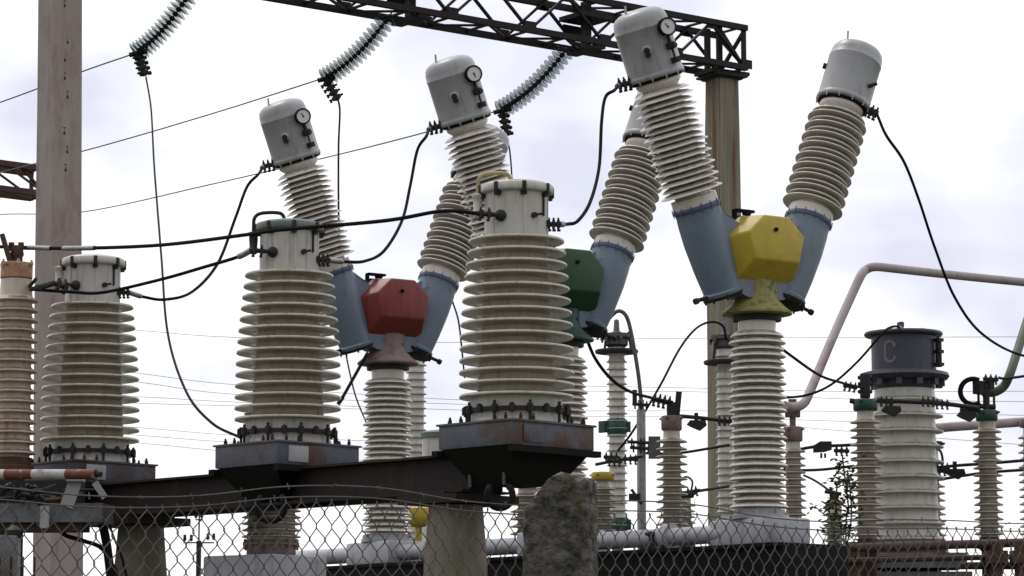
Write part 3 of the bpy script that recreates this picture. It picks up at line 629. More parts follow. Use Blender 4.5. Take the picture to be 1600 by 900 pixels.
for px, Y, lb in ((712, 17.02, 'mossy concrete post under the beam near the tallest transformer'), (221, 19.2, 'mossy concrete post under the far left end of the rusty beam')):
    p = P(px, 800, Y); bm = NB(); h = zbb-.065; s = .175
    for k in range(9):
        z = h*k/8; e = .85 if k == 8 else 1
        for a in range(16):
            an = (a+.5)*2*PI/16; rr = s/max(abs(math.cos(an)), abs(math.sin(an))); rr = min(rr, s*1.28)*e
            rr += .008*noise.noise(Vector((math.cos(an)*2, math.sin(an)*2, z*3+px)))
            bm.verts.new((rr*math.cos(an), rr*math.sin(an), z))
    bm.verts.ensure_lookup_table()
    for k in range(8):
        for a in range(16): bm.faces.new([bm.verts[q] for q in (16*k+a, 16*k+(a+1) % 16, 16*k+16+(a+1) % 16, 16*k+16+a)])
    bm.faces.new([bm.verts[128+a] for a in range(16)]); bm.faces.new([bm.verts[15-a] for a in range(16)])
    o = obj('concrete_post', bm, CONC_M); o.location = (p.x, Y, 0); o.rotation_euler = (0, 0, R(8)); tag(o, lb, 'post', 'concrete posts under the rusty beam')
# black cable loops hanging under the beam
for cx, cy, rr, Y, lb in ((423, 792, 22, 17.45, 'black cable loop hanging under the grey lidded transformer'), (781, 774, 20, 16.2, 'black cable loop hanging under the tallest transformer')):
    bm = NB(); c = P(cx, cy, Y); r = rr*Y/F; a0 = PI*.98; 
    tube(bm, [c+Vector((-r*.85, .12, r*.75))]+arc(c, r, PI*.9, PI*2.15, (1, 0, 0), (0, 0, 1))+[c+Vector((r*.7, .12, r*.8))], .019, 12)
    tag(obj('cable_loop', bm, BLACK), lb, 'cable', 'cable loops under the beam')

# ------------------------------------------------------------------ power cables between the devices
cables = [
 ([P(-60, 384, 19.6), P(20, 386, 19.3), P(110, 388, 18.8), P(250, 383, 18), P(390, 366, 17.2), P(440, 359, 17.0), P(600, 345, 16.6), P(690, 330, 16.55), ctL[0]], .017, None, 'long thick black cable from the left edge to the tallest transformer, crossing the grey lid', ),
 ([P(48, 452, 19.3), P(110, 456, 19.1), P(160, 457, 18.9), P(250, 437, 18.5), P(320, 417, 18.2), P(370, 402, 18.0), ctL[1]], .016, [(1, .12)], 'black cable sagging from the rusty left insulator to the grey lidded transformer'),
 ([ctR[2], P(225, 464, 19.7), P(258, 468, 19.9), P(300, 456, 20.2), P(340, 412, 20.5), P(368, 340, 20.7), P(386, 292, 20.8), P(404, 272, 20.8), terms[(606, -1)]], .015, [(0, .12), (1, .10)], 'black cable looping from the left transformer up to the lowest grey breaker head'),
 ([ctR[1], P(540, 409, 18.2), P(570, 408, 18.5), P(600, 392, 18.8), P(628, 345, 19.1), P(641, 290, 19.3), P(652, 235, 19.4), P(666, 213, 19.4), terms[(877, -1)]], .015, [(0, .12), (1, .10)], 'black cable looping from the grey lidded transformer up to the middle grey breaker head'),
 ([ctR[0], P(888, 350, 16.9), P(903, 345, 17.0), P(922, 316, 17.2), P(936, 262, 17.5), P(940, 190, 17.7), P(946, 152, 17.8), P(960, 141, 17.9), terms[(1184, -1)]], .015, [(0, .10), (1, .10)], 'black cable rising from the tallest transformer to the highest grey breaker head'),
 ([terms[(1184, 1)], P(1385, 212, 20.2), P(1412, 252, 20.4), P(1435, 310, 20.8), P(1460, 385, 21.3), P(1492, 465, 22), P(1535, 522, 23), P(1600, 556, 24), P(1680, 560, 25)], .015, None, 'long black cable hanging from the right breaker head down to the right edge'),
 ([P(228, 120, 32.5), P(236, 170, 31), P(241, 260, 28), P(252, 400, 24), P(262, 520, 21.5), P(290, 610, 19.5), P(330, 660, 18.4), P(376, 684, 17.9)], .013, None, 'thin dropper wire falling from the leftmost glass string to the grey lidded transformer'),
 ([P(528, 154, 34.4), P(531, 175, 34.3), P(529, 230, 34), P(529, 330, 33.5), P(531, 430, 33)], .017, None, 'thin dropper wire falling from the middle glass string behind the lowest breaker head'),
 ([P(790, 208, 36), P(797, 240, 36), P(801, 300, 35.6), P(804, 380, 35)], .014, None, 'thin dropper wire falling from the rightmost glass string behind the tallest transformer'),
 ([P(915, 525, 20.6), P(930, 560, 20.9), P(955, 592, 21.5), P(985, 612, 22.3), P(1020, 622, 23.2), P(1050, 628, 24)], .018, None, 'black cable sagging from the green breaker to the pink capped insulator'),
 ([P(965, 705, 26), P(990, 672, 26), P(1030, 605, 26), P(1062, 545, 26.2), P(1088, 513, 26.4), P(1112, 503, 26.6), P(1130, 510, 26.7), P(1134, 530, 26.8)], .015, None, 'black cable arching from behind the grey mast to the column behind the yellow breaker'),
 ([P(1200, 528, 20.3), P(1235, 555, 20.6), P(1280, 586, 21.5), P(1315, 598, 22.4), P(1348, 606, 23.4)], .015, None, 'black cable sagging from behind the yellow breaker column to the green capped insulator'),
 ([P(1222, 622, 24.5), P(1262, 617, 24.4), P(1300, 600, 24.3), P(1340, 565, 24.2), P(1375, 525, 24.1), P(1388, 513, 24.2), P(1402, 510, 24.6), P(1409, 516, 24.9)], .015, [(1, .22)], 'black cable climbing to the top of the dark head marked C'),
 ([P(538, 540, 22), P(546, 580, 22.5), P(556, 620, 23), P(572, 660, 23.5)], .009, None, 'thin wire below the left foot of the red breaker housing'),
 ([P(706, 468, 22.6), P(716, 500, 23), P(721, 540, 23.5), P(726, 590, 24)], .010, None, 'thin wire between the red breaker and the tallest transformer'),
]
for c in cables:
    cable('power_cable', c[0], c[1]*.72, BLACK, c[3], 'cable', 'cables and droppers between the devices', lugs=c[2], sleeves=[(13, 18), (19, 24)] if 'crossing the grey lid' in c[3] else None)
bm = NB(); rod(bm, P(532, 627, 22.3), P(574, 552, 21.7), .013, 8); bar(bm, P(528, 632, 22.3), P(536, 620, 22.3), .03, .03)
tag(obj('link_rod', bm, DARK), 'short dark straight rod slanting up to the red breaker neck', 'rod')

# ------------------------------------------------------------------ distant wires
far = [([(-40, 497), (215, 516), (365, 527), (700, 535), (1020, 529), (1640, 526)], 60, 'highest thin distant wire crossing the whole sky at mid height'),
       ([(-40, 552), (215, 583), (365, 601), (700, 624), (925, 603+22)], 62, 'second thin distant wire seen left of the tallest transformer'),
       ([(-40, 570), (215, 597), (365, 616), (700, 631), (900, 634)], 62, 'third thin distant wire seen left of the tallest transformer'),
       ([(-40, 612), (215, 620), (365, 628), (700, 640), (900, 648)], 64, 'fourth thin distant wire seen left of the tallest transformer'),
       ([(-40, 620), (215, 630), (365, 634), (600, 640)], 64, 'fifth thin distant wire left of the red breaker column'),
       ([(-40, 650), (215, 668), (365, 680), (600, 690)], 66, 'sixth thin distant wire left of the red breaker column'),
       ([(-40, 662), (215, 680), (365, 691), (600, 700)], 66, 'seventh thin distant wire left of the red breaker column'),
       ([(-40, 672), (215, 692), (365, 706), (600, 722)], 66, 'lowest thin distant wire left of the red breaker column'),
       ([(900, 603), (1120, 607), (1340, 612), (1640, 611)], 58, 'thin distant wire just above the pink capped insulator'),
       ([(900, 611), (1120, 613), (1340, 624), (1640, 628)], 58, 'thin distant wire running just below its twin on the right'),
       ([(900, 642), (1110, 642), (1340, 643), (1640, 650)], 58, 'thin distant wire at the height of the pink cap, right half'),
       ([(900, 651), (1110, 652), (1340, 659), (1640, 668)], 58, 'thin distant wire behind the tubular busbar end, right half'),
       ([(1150, 655), (1260, 668), (1340, 675), (1640, 698)], 58, 'lowest thin distant wire sloping down to the right edge')]
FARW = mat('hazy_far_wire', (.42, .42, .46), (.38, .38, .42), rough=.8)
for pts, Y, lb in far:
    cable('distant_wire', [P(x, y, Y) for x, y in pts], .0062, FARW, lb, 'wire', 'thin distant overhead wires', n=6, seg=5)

# ------------------------------------------------------------------ post insulators and other columns
def ZZ(y, Y): return Z(y, Y)
def post(name, label, cat, px, Y, cap, sheds, r, n, porc, capm, core=.62, pair=False, cap_r=None, foot=True, group=None, collar=None, footm=None, seg=40):
    """cap=(y0,y1) sheds=(y0,y1) in picture rows at distance Y, r in px"""
    s = Y*1.012/F; p = P(px, (sheds[0]+sheds[1])/2, Y); t = thing(name, label, cat, (p.x, Y, 0), SITE, group); z = lambda y: ZZ(y, Y)
    bm = NB(); pr = shed_profile(z(sheds[1]), z(sheds[0]), n, r*core*s, r*core*s*.95, r*s, r*s*.97, pair=pair, lip=0)
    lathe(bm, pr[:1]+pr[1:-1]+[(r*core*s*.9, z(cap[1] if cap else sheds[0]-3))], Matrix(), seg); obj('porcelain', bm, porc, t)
    if cap:
        cr = (cap_r or r*.85)*s; bm = NB(); lathe(bm, [(cr*.9, z(cap[1])), (cr, z(cap[1]-2)), (cr, z(cap[0]+2)), (cr*.92, z(cap[0])), (cr*.4, z(cap[0]-.6))], Matrix(), 24)
        for k in range(4):
            a = k*PI/2+.3; bolt(bm, (cr*math.cos(a)*1.02, cr*math.sin(a)*1.02, z(cap[0]+4)), (math.cos(a), math.sin(a), 0), 2.6*s, 8*s)
        obj('cap', bm, capm, t)
    if foot:
        bm = NB(); zf = z(sheds[1])-.01; lathe(bm, [(r*.9*s, 0.0), (r*.9*s, .02), (r*.55*s, .03), (r*.55*s, zf-.12), (r*.7*s, zf-.10), (r*.95*s, zf-.09), (r*.95*s, zf-.06), (r*core*s*1.1, zf-.05), (r*core*s*1.1, zf)], Matrix(), 24)
        obj('pedestal', bm, footm or PIPER, t)
    return t, s, z
G2 = 'post insulators of the disconnectors'
# rusty insulators at the left edge
t, s, z = post('post_insulator', 'rust streaked post insulator with a corroded cream cap at the left edge', 'insulator', 22, 19.2, (411, 437), (459, 713), 36, 16, PORC_RUST, RUSTCAP, core=.74, cap_r=25, group=G2, footm=RUST)
bm = NB(); lathe(bm, [(21*s, z(458)), (18*s, z(438))], Matrix(), 24); 
for k in range(6): a = k*PI/3; bolt(bm, (25*s*math.cos(a), 25*s*math.sin(a), z(413)), (0, 0, 1), .014, .05)
obj('neck', bm, PORC_RUST, t)
bm = NB(); M = Matrix.Rotation(-SITE, 4, 'Z')
lathe(bm, [(4*s, z(411)), (9*s, z(408)), (9*s, z(402)), (11*s, z(398)), (9*s, z(386)), (8*s, z(384))], Matrix(), 14)
bar(bm, M @ Vector((-22*s, -.05, z(368))), M @ Vector((-8*s, -.05, z(412))), .05, .03)
for dx in (-9, 6): rod(bm, M @ Vector((dx*s, 0, z(392))), M @ Vector((dx*s, 0, z(380))), 3.5*s, 8); rod(bm, M @ Vector((dx*s, 0, z(384))), M @ Vector((dx*s, 0, z(379))), 5*s, 6)
rod(bm, M @ Vector((-14*s, 0, z(386))), M @ Vector((20*s, 0, z(388))), 3*s, 8)
obj('top_fitting', bm, RUST, t)
bm = NB(); a = P(46, 456, 19.2); rod(bm, P(44, 450, 19.2), P(56, 436, 19.0), .012, 8); rod(bm, P(48, 452, 19.1), P(62, 449, 19.0), .016, 10); rod(bm, P(58, 450, 19.1), P(84, 442, 19.2), .022, 10)
clamp_mb(bm, P(86, 443, 19.2), P(106, 450, 19.25), .018, 0, 2)
tag(obj('cable_clamp', bm, DARK), 'dark bolted clamp on the left side of the whitish lidded transformer', 'clamp')

# column under the beam, behind the grey lidded transformer
t, s, z = post('support_column', 'ribbed porcelain column seen under the beam through the chain link, on a whitish tank', 'insulator', 425, 18.9, None, (640, 842), 46, 20, PORC_DULL, DARK, core=.80, foot=False)
bm = NB(); lathe(bm, [(36*s, z(868)), (38*s, z(866)), (38*s, z(846)), (36*s, z(843))], Matrix(), 32)
for k in range(12): a = k*PI/6; bolt(bm, (41*s*math.cos(a), 41*s*math.sin(a), z(851)), (0, 0, 1), .014, .07)
lathe(bm, ring_prof(36*s, 43*s, z(852), z(849)), Matrix(), 32, cap=False); obj('ring_flange', bm, PINKN, t)
bm = NB(); M = Matrix.Rotation(-SITE+R(-35), 4, 'Z'); box(bm, (-.05, 0, z(869)-.30), (.60, .55, .60), M, 0, .02); obj('tank', bm, TANKP, t)
bm = NB(); box(bm, (0, 0, (z(869)-.62)/2), (.4, .4, z(869)-.62)); obj('footing', bm, CONC_M, t)

# low insulators between the posts in the middle
post('post_insulator', 'ribbed insulator half hidden left of the broken lichen covered post', 'insulator', 826, 24.0, (752, 762), (768, 838), 29, 6, PORC_DULL, YELN, core=.6, group=G2)
post('post_insulator', 'yellow capped insulator just right of the broken lichen covered post', 'insulator', 942, 24.5, (738, 751), (758, 832), 21, 8, PORC_DULL, YEL, core=.55, group=G2)
bm = NB(); q = P(654, 806, 23.5); lathe(bm, [(.05, -.09), (.085, -.06), (.095, 0), (.085, .06), (.03, .09)], Matrix.Translation(q), 12); box(bm, (q.x+.03, q.y, q.z-.06), (.12, .1, .03))
rod(bm, (q.x, q.y, .02), (q.x, q.y, q.z-.08), .03, 10)
tag(obj('valve_pot', bm, YEL), 'small yellow pot on a stem beside the foot of the red breaker column', 'pot')

# pink capped insulator
t, s, z = post('post_insulator', 'post insulator with a dull pink cap left of the right concrete pole', 'insulator', 1050, 24, (650, 673), (682, 835), 25, 13, PORC_DULL, PINKCAP, core=.56, group=G2, cap_r=16)
M = Matrix.Rotation(-SITE, 4, 'Z')
bm = NB(); box(bm, (0, 0, z(640)), (14*s, 14*s, 22*s), M); bar(bm, M @ Vector((8*s, 0, z(650))), M @ Vector((12*s, 0, z(612))), 9*s, 9*s); clamp_mb(bm, M @ Vector((-30*s, 0, z(623))), M @ Vector((0, 0, z(630))), 4*s, 0, 4); obj('contact_jaw', bm, DARK, t)
# small ribbed insulator attached right of it
t, s, z = post('post_insulator', 'short ribbed insulator low between the pink capped one and the right concrete pole', 'insulator', 1072, 25, (768, 778), (784, 838), 15, 6, PORC_DULL, DARK, core=.55, group=G2)
bm = NB(); M = Matrix.Rotation(-SITE, 4, 'Z'); tube(bm, spline([M @ Vector((-6*s, 0, z(770))), M @ Vector((-10*s, 0, z(755))), M @ Vector((0, 0, z(745))), M @ Vector((10*s, 0, z(752))), M @ Vector((8*s, 0, z(768)))], 6), 1.6*s, 8)
clamp_mb(bm, M @ Vector((-2*s, 0, z(770))), M @ Vector((22*s, 0, z(766))), 3*s, 0, 2); rod(bm, M @ Vector((20*s, 0, z(767))), M @ Vector((70*s, .3, z(756))), 2.4*s, 8); obj('contact_arm', bm, DARK, t)
# red capped, behind the yellow column
t, s, z = post('post_insulator', 'post insulator with a dull red cap peeking out right of the yellow breaker column', 'insulator', 1240, 24.5, (667, 690), (698, 830), 20, 12, PORC_DULL, PINKCAP, core=.6, group=G2, cap_r=15)
bm = NB(); M = Matrix.Rotation(-SITE, 4, 'Z'); rod(bm, (0, 0, z(667)), (0, 0, z(630)), 5*s, 10); box(bm, (0, 0, z(646)), (22*s, 12*s, 12*s), M); box(bm, (0, 0, z(628)), (12*s, 12*s, 8*s), M)
for dx in (-10, 10): rod(bm, M @ Vector((dx*s, 0, z(652))), M @ Vector((dx*s, 0, z(636))), 2*s, 6)
obj('busbar_clamp', bm, PINKCAP, t)
# green capped by the C device
t, s, z = post('post_insulator', 'post insulator with a teal green cap standing left of the head marked C', 'insulator', 1354, 23.5, (624, 642), (652, 840), 25, 16, PORC_DULL, GRNT, core=.58, group=G2, cap_r=19)
bm = NB(); M = Matrix.Rotation(-SITE, 4, 'Z'); box(bm, (0, 0, z(603)), (15*s, 15*s, 38*s), M, 0, .01)
for dy in (590, 600, 612): rod(bm, M @ Vector((-11*s, 0, z(dy))), M @ Vector((11*s, 0, z(dy))), 3*s, 8)
clamp_mb(bm, M @ Vector((-12*s, 0, z(606))), M @ Vector((-34*s, 0, z(602))), 3*s, 0, 3); rod(bm, M @ Vector((-8*s, 0, z(628))), M @ Vector((-24*s, 0, z(626))), 4*s, 8); obj('contact_block', bm, DARK, t)
# green capped at right
t, s, z = post('post_insulator', 'post insulator with a dark green cap under the bent green busbar on the right', 'insulator', 1544, 25, (641, 658), (667, 838), 23, 15, PORC_DULL, GRNT, core=.6, group=G2, cap_r=17)
bm = NB(); M = Matrix.Rotation(-SITE, 4, 'Z'); rod(bm, (0, 0, z(642)), (0, 0, z(600)), 5.5*s, 10); box(bm, M @ Vector((-8*s, 0, z(606))), (24*s, 14*s, 20*s), M.to_4x4() if False else Matrix(), 0)
box(bm, M @ Vector((6*s, 0, z(600))), (10*s, 10*s, 16*s)); rod(bm, M @ Vector((-24*s, 0, z(634))), M @ Vector((14*s, 0, z(636))), 4*s, 8)
for dx in (-12, 12): rod(bm, M @ Vector((dx*s, 0, z(632))), M @ Vector((dx*s, 0, z(614))), 2*s, 6)
obj('contact_block', bm, DARK, t)
bm = NB(); c = M @ Vector((-20*s, 0, z(612))); tube(bm, arc(c, 20*s, R(62), R(300), M.to_3x3() @ Vector((1, 0, 0)), (0, 0, 1), 18), 4*s, 10); obj('flexible_loop', bm, BLACK, t)
# right edge, behind C, vine covered
post('post_insulator', 'insulator cut off by the right edge', 'insulator', 1612, 26, (655, 668), (676, 838), 20, 14, PORC_DULL, PINKCAP, core=.6, group=G2)
post('post_insulator', 'insulator mostly hidden behind the body of the device marked C', 'insulator', 1457, 27.5, (690, 700), (742, 840), 21, 9, PORC_DULL, DARK, core=.55, group=G2)
t, s, z = post('post_insulator', 'short rusty capped insulator overgrown by a weed, right of the yellow breaker', 'insulator', 1304, 22, (782, 792), (798, 858), 19, 6, PORC_DULL, RUSTCAP, core=.6, group=G2, cap_r=12)
bm = NB(); box(bm, (0, 0, z(776)), (10*s, 10*s, 14*s)); rod(bm, (-10*s, 10*s, z(768)), (8*s, -8*s, z(772)), 3*s, 8); obj('clamp_stub', bm, DARK, t)

# slim pale surge columns
def slim(label, px, Y, top, bot, blocks, ring=None, dark_from=None):
    s = Y*1.012/F; p = P(px, 650, Y); z = lambda y: ZZ(y, Y); t = thing('surge_arrester', label, 'surge arrester', (p.x, Y, 0), SITE, 'slim pale surge columns'); M = Matrix.Rotation(-SITE, 4, 'Z')
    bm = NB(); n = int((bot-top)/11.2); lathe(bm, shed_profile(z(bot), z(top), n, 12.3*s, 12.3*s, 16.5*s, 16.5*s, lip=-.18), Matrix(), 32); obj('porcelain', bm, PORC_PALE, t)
    for b in blocks:
        bm = NB(); lathe(bm, [(13*s, z(b+13)), (15*s, z(b+12)), (16.5*s, z(b+3)), (16.5*s, z(b-10)), (13*s, z(b-13))], Matrix(), 8)
        box(bm, (0, 0, z(b)), (42*s, 10*s, 16*s), M); box(bm, M @ Vector((-22*s, 0, z(b))), (5*s, 14*s, 18*s), M @ M.inverted() if False else Matrix()); obj('joint_block', bm, GRNT, t)
    if ring:
        bm = NB(); lathe(bm, [(15*s, z(ring+4)), (33*s, z(ring+3)), (34*s, z(ring)), (33*s, z(ring-2)), (15*s, z(ring-2))], Matrix(), 32, cap=False)
        for k in range(3): a = k*2.1+.9; rod(bm, (15*s*math.cos(a)*1.6, 15*s*math.sin(a)*1.6, z(ring)), (20*s*math.cos(a), 20*s*math.sin(a), z(ring-30)), 2*s, 6)
        obj('grading_ring', bm, DARK, t)
        bm = NB(); lathe(bm, [(13*s, z(top-2)), (18*s, z(top-6)), (18*s, z(top-16)), (24*s, z(top-17)), (24*s, z(top-23)), (10*s, z(top-24)), (5*s, z(top-28)), (4*s, z(top-44)), (2*s, z(top-46))], Matrix(), 20)
        for k in range(6): a = k*PI/3; bolt(bm, (23*s*math.cos(a), 23*s*math.sin(a), z(top-16)), (0, 0, 1), 3*s, 12*s)
        obj('top_cap', bm, GALV, t)
    bm = NB(); lathe(bm, [(20*s, 0), (20*s, .05), (9*s, .08), (9*s, z(bot)-.05), (16*s, z(bot)-.03), (16*s, z(bot)+.005)], Matrix(), 16); obj('pedestal', bm, CABB, t)
    return t
slim('slim pale ribbed column with teal joint blocks and a dark ring near its top', 964, 27, 545, 835, [667, 820], ring=549)
slim('slim pale ribbed column showing between the right concrete pole and the yellow breaker column', 1134, 27, 548, 838, [], ring=566)
slim('slim pale ribbed column just behind the red breaker column', 650, 27, 562, 845, [], ring=None)
# conical pot near the tallest transformer base
p = P(686, 700, 25); s = 25*1.012/F; t = thing('white_tank', 'small whitish tank with a grey lid left of the tallest transformer base', 'tank', (p.x, 25, 0), SITE)
bm = NB(); zz = lambda y: Z(y, 25); lathe(bm, [(26*s, .8), (26*s, zz(684))], Matrix(), 32); obj('body', bm, WHITEP, t)
bm = NB(); lathe(bm, [(29*s, zz(685)), (29*s, zz(677)), (22*s, zz(674)), (8*s, zz(672))], Matrix(), 32); obj('lid', bm, LIDG, t)
bm = NB(); box(bm, (0, 0, .4), (.3, .3, .8)); obj('stand', bm, CONC_M, t)

# grey mast pipe with hooked conduit
t = thing('grey_mast', 'slim grey mast pipe between the pale column and the pink capped insulator', 'mast', (P(1002, 700, 25.5).x, 25.5, 0), 0)
bm = NB(); s = 25.5*1.012/F; z = lambda y: Z(y, 25.5); rod(bm, (0, 0, 0), (0, 0, z(640)), 7*s, 14); rod(bm, (0, 0, z(640)), (0, 0, z(625)), 5*s, 12); obj('pipe', bm, ALU, t)
for y, l in ((693, 22), (702, 18), (634, 14)):
    bm = NB(); clamp_mb(bm, (-l*s, -.05, z(y-2)), (l*s*.9, -.05, z(y)), 2.6*s, 0, 3)
    if y == 634: box(bm, (-10*s, -.04, z(622)), (7*s, 7*s, 24*s))
    obj('bolted_bracket', bm, DARK, t)
bm = NB(); box(bm, (20*s, -.04, z(700)), (18*s, 12*s, 34*s)); obj('junction_box', bm, GALV, t)
bm = NB(); box(bm, (-12*s, -.04, z(777)), (16*s, 8*s, 10*s)); rod(bm, (-16*s, -.04, z(765)), (0, -.04, z(788)), 2.5*s, 6); obj('small_latch', bm, DARK, t)
bm = NB(); off = P(1002, 700, 25.5); off.z = 0
tube(bm, spline([P(x, y, 25.8)-off for x, y in [(940, 520), (950, 500), (966, 486), (980, 497), (990, 540), (998, 590), (1003, 640)]], 8), 3.2*s, 8); obj('hooked_conduit', bm, GALV, t)

# device marked C
YCc = 25.0; s = YCc*1.012/F; z = lambda y: Z(y, YCc); p = P(1416, 650, YCc)
t = thing('voltage_transformer', 'thick pale porcelain device with a dark slate head painted with a faded letter C', 'voltage transformer', (p.x-.012, YCc, 0), SITE)
bm = NB(); lathe(bm, shed_profile(z(848), z(608), 10, 48*s, 46*s, 59*s, 59*s, lip=-.2), Matrix(), 64); obj('porcelain', bm, PORC_PALE, t)
bm = NB(); lathe(bm, [(44*s, z(612)), (47*s, z(608)), (47*s, z(597)), (52*s, z(596)), (66*s, z(594)), (70*s, z(589)), (68*s, z(584)), (52*s, z(580))], Matrix(), 56)
for k in range(12): a = k*PI/6; box(bm, (58*s, 0, z(600)), (9*s, 9*s, 10*s), Matrix.Rotation(a, 4, 'Z')); 
obj('head_flange', bm, HEADP, t)
bm = NB(); lathe(bm, [(50*s, z(581)), (50*s, z(527)), (59*s, z(526)), (61*s, z(523)), (60*s, z(520)), (40*s, z(518)), (10*s, z(517))], Matrix(), 56); hd = obj('head', bm, HEADP, t)
bm = NB(); c0 = wdir(-90-20)     # painted letter following the round head
def onc(az, y, rr=50.4): d = wdir(az); return Vector((d.x*rr*s, d.y*rr*s, z(y)))
pts = []
for k in range(23):
    a = R(35)+k/22*R(290)*1.0
    pts.append((math.cos(a)*10, math.sin(a)*19))
path = [(.82*x_, .8*y_) for x_, y_ in [(10, 9), (9, 15), (4, 19), (-3, 19), (-8, 15), (-9.5, 8), (-9.5, 0), (-9.5, -8), (-8, -15), (-3, -19), (4, -19), (9, -15), (10, -9)]]
fine = spline([Vector((x, y, 0)) for x, y in path], 5); vs = []
for i, q in enumerate(fine):
    tg = (fine[min(i+1, len(fine)-1)]-fine[max(i-1, 0)]).normalized(); nn = Vector((-tg.y, tg.x, 0))*2.1
    row = []
    for e in (-1, 1):
        w = q+nn*e; az = -90-33+math.degrees(w.x/50); row += [onc(az, 554-w.y, 50.15), onc(az, 554-w.y, 50.8)]
    vs.append([bm.verts.new(v) for v in row])
for a, b in zip(vs, vs[1:]):
    bm.faces.new((a[1], b[1], b[3], a[3])); bm.faces.new((a[0], a[2], b[2], b[0])); bm.faces.new((a[0], b[0], b[1], a[1])); bm.faces.new((a[2], a[3], b[3], b[2]))
obj('painted_letter', bm, LETTER, hd)
bm = NB(); M = Matrix.Rotation(-SITE, 4, 'Z'); rod(bm, M @ Vector((-3*s, 0, z(519))), M @ Vector((-3*s, 0, z(503))), 4*s, 10); box(bm, M @ Vector((-4*s, 0, z(507))), (8*s, 8*s, 6*s))
tube(bm, spline([M @ Vector((x*s, 0, z(y))) for x, y in [(14, 518), (22, 515), (34, 515), (42, 518), (46, 521)]], 5), 2.2*s, 8); obj('top_terminal', bm, GALV, hd)
bm = NB(); d = wdir(-25); q = d*56*s; rod(bm, q+Vector((0, 0, z(576))), q+Vector((0, 0, z(532))), 5*s, 12); 
for y in (534, 552, 572): box(bm, Vector((q.x, q.y, z(y))), (12*s, 12*s, 5*s))
obj('level_glass', bm, DARK, hd)
bm = NB(); rod(bm, (0, 0, 0), (0, 0, z(866)), 50*s, 24); lathe(bm, [(60*s, z(866)), (60*s, z(856)), (50*s, z(850))], Matrix(), 40); obj('pedestal', bm, PIPER, t)

# contact arms with dark weights between insulators on the right
def arm_hw(pts, Y, blobs, label, r=.014):
    bm = NB(); tube(bm, spline([P(x, y, Y) for x, y in pts], 6), r, 8)
    s = Y/F
    for x, y, k in blobs:
        if k == 0:                # dark faceted counterweight
            M = Matrix.Translation(P(x, y, Y)); prism(bm, [(-15*s, 1*s), (-10*s, 7*s), (14*s, 7*s), (16*s, -1*s), (6*s, -9*s), (-8*s, -3*s)], -.04, .04, 0, M); box(bm, (0, 0, 12*s), (6*s, .03, 14*s), M)
        elif k == 1:              # boxy jaw above the bar
            M = Matrix.Translation(P(x, y, Y)); prism(bm, [(-14*s, -7*s), (-14*s, 4*s), (-4*s, 10*s), (14*s, 10*s), (14*s, -3*s), (4*s, -6*s)], -.04, .04, 0, M); box(bm, (-2*s, 0, -12*s), (3*s, .03, 8*s), M); box(bm, (4*s, 0, -12*s), (3*s, .03, 7*s), M)
        else:                     # bolted joint
            clamp_mb(bm, P(x-12, y, Y), P(x+12, y+1, Y), 3*s, 0, 3)
    return tag(obj('contact_arm', bm, DARK), label, 'contact arm', 'switch contact arms')
arm_hw([(1060, 650), (1085, 652), (1140, 658)], 24.2, [(1088, 664, 0), (1132, 657, 2)], 'dark contact arm with a pointed weight right of the pink cap', r=.017)
arm_hw([(1006, 708), (1060, 708), (1140, 695)], 26.5, [(955, 714, 2)], 'thin dark arm passing the pink capped insulator at mid height', r=.013)
arm_hw([(930, 726), (960, 720), (1004, 713)], 25, [(960, 720, 2), (985, 717, 2)], 'dark jointed arm reaching the slim pale column over the yellow cap')
arm_hw([(1250, 702), (1275, 698), (1335, 695)], 24.5, [(1285, 700, 1), (1315, 704, 2)], 'dark contact arm with a boxy jaw left of the teal capped insulator', r=.014)
arm_hw([(1225, 735), (1280, 734), (1335, 728)], 25.5, [(1234, 735, 2)], 'plain dark arm below the boxy jaw, right of the yellow breaker', r=.013)
arm_hw([(1370, 625), (1430, 628), (1470, 630), (1530, 638)], 22.8, [(1392, 642, 0), (1385, 627, 2), (1450, 627, 2), (1472, 631, 2)], 'dark contact arm crossing in front of the pale device with a pointed weight below', r=.018)
arm_hw([(1500, 640), (1520, 640), (1532, 642)], 24.6, [(1510, 650, 0)], 'dark pointed weight left of the dark green cap', r=.018)
arm_hw([(1470, 730), (1500, 727), (1545, 724), (1640, 716)], 25.4, [(1492, 740, 0), (1472, 730, 2)], 'upper dark arm with a small weight running to the right edge', r=.014)
arm_hw([(1475, 748), (1545, 738), (1640, 732)], 26.4, [], 'lower plain dark arm running to the right edge', r=.014)
arm_hw([(1560, 590), (1575, 591), (1640, 582)], 25.0, [(1548, 592, 2)], 'short dark arm from the flexible loop to the right edge', r=.012)
arm_hw([(1255, 742), (1275, 752), (1298, 768)], 23.5, [], 'thin dark wire sloping down to the weed covered insulator', r=.009)
arm_hw([(1462, 700), (1470, 706), (1473, 722), (1470, 735)], 25.2, [(1468, 735, 2)], 'short dark jumper hanging on the right side of the pale device', r=.011)

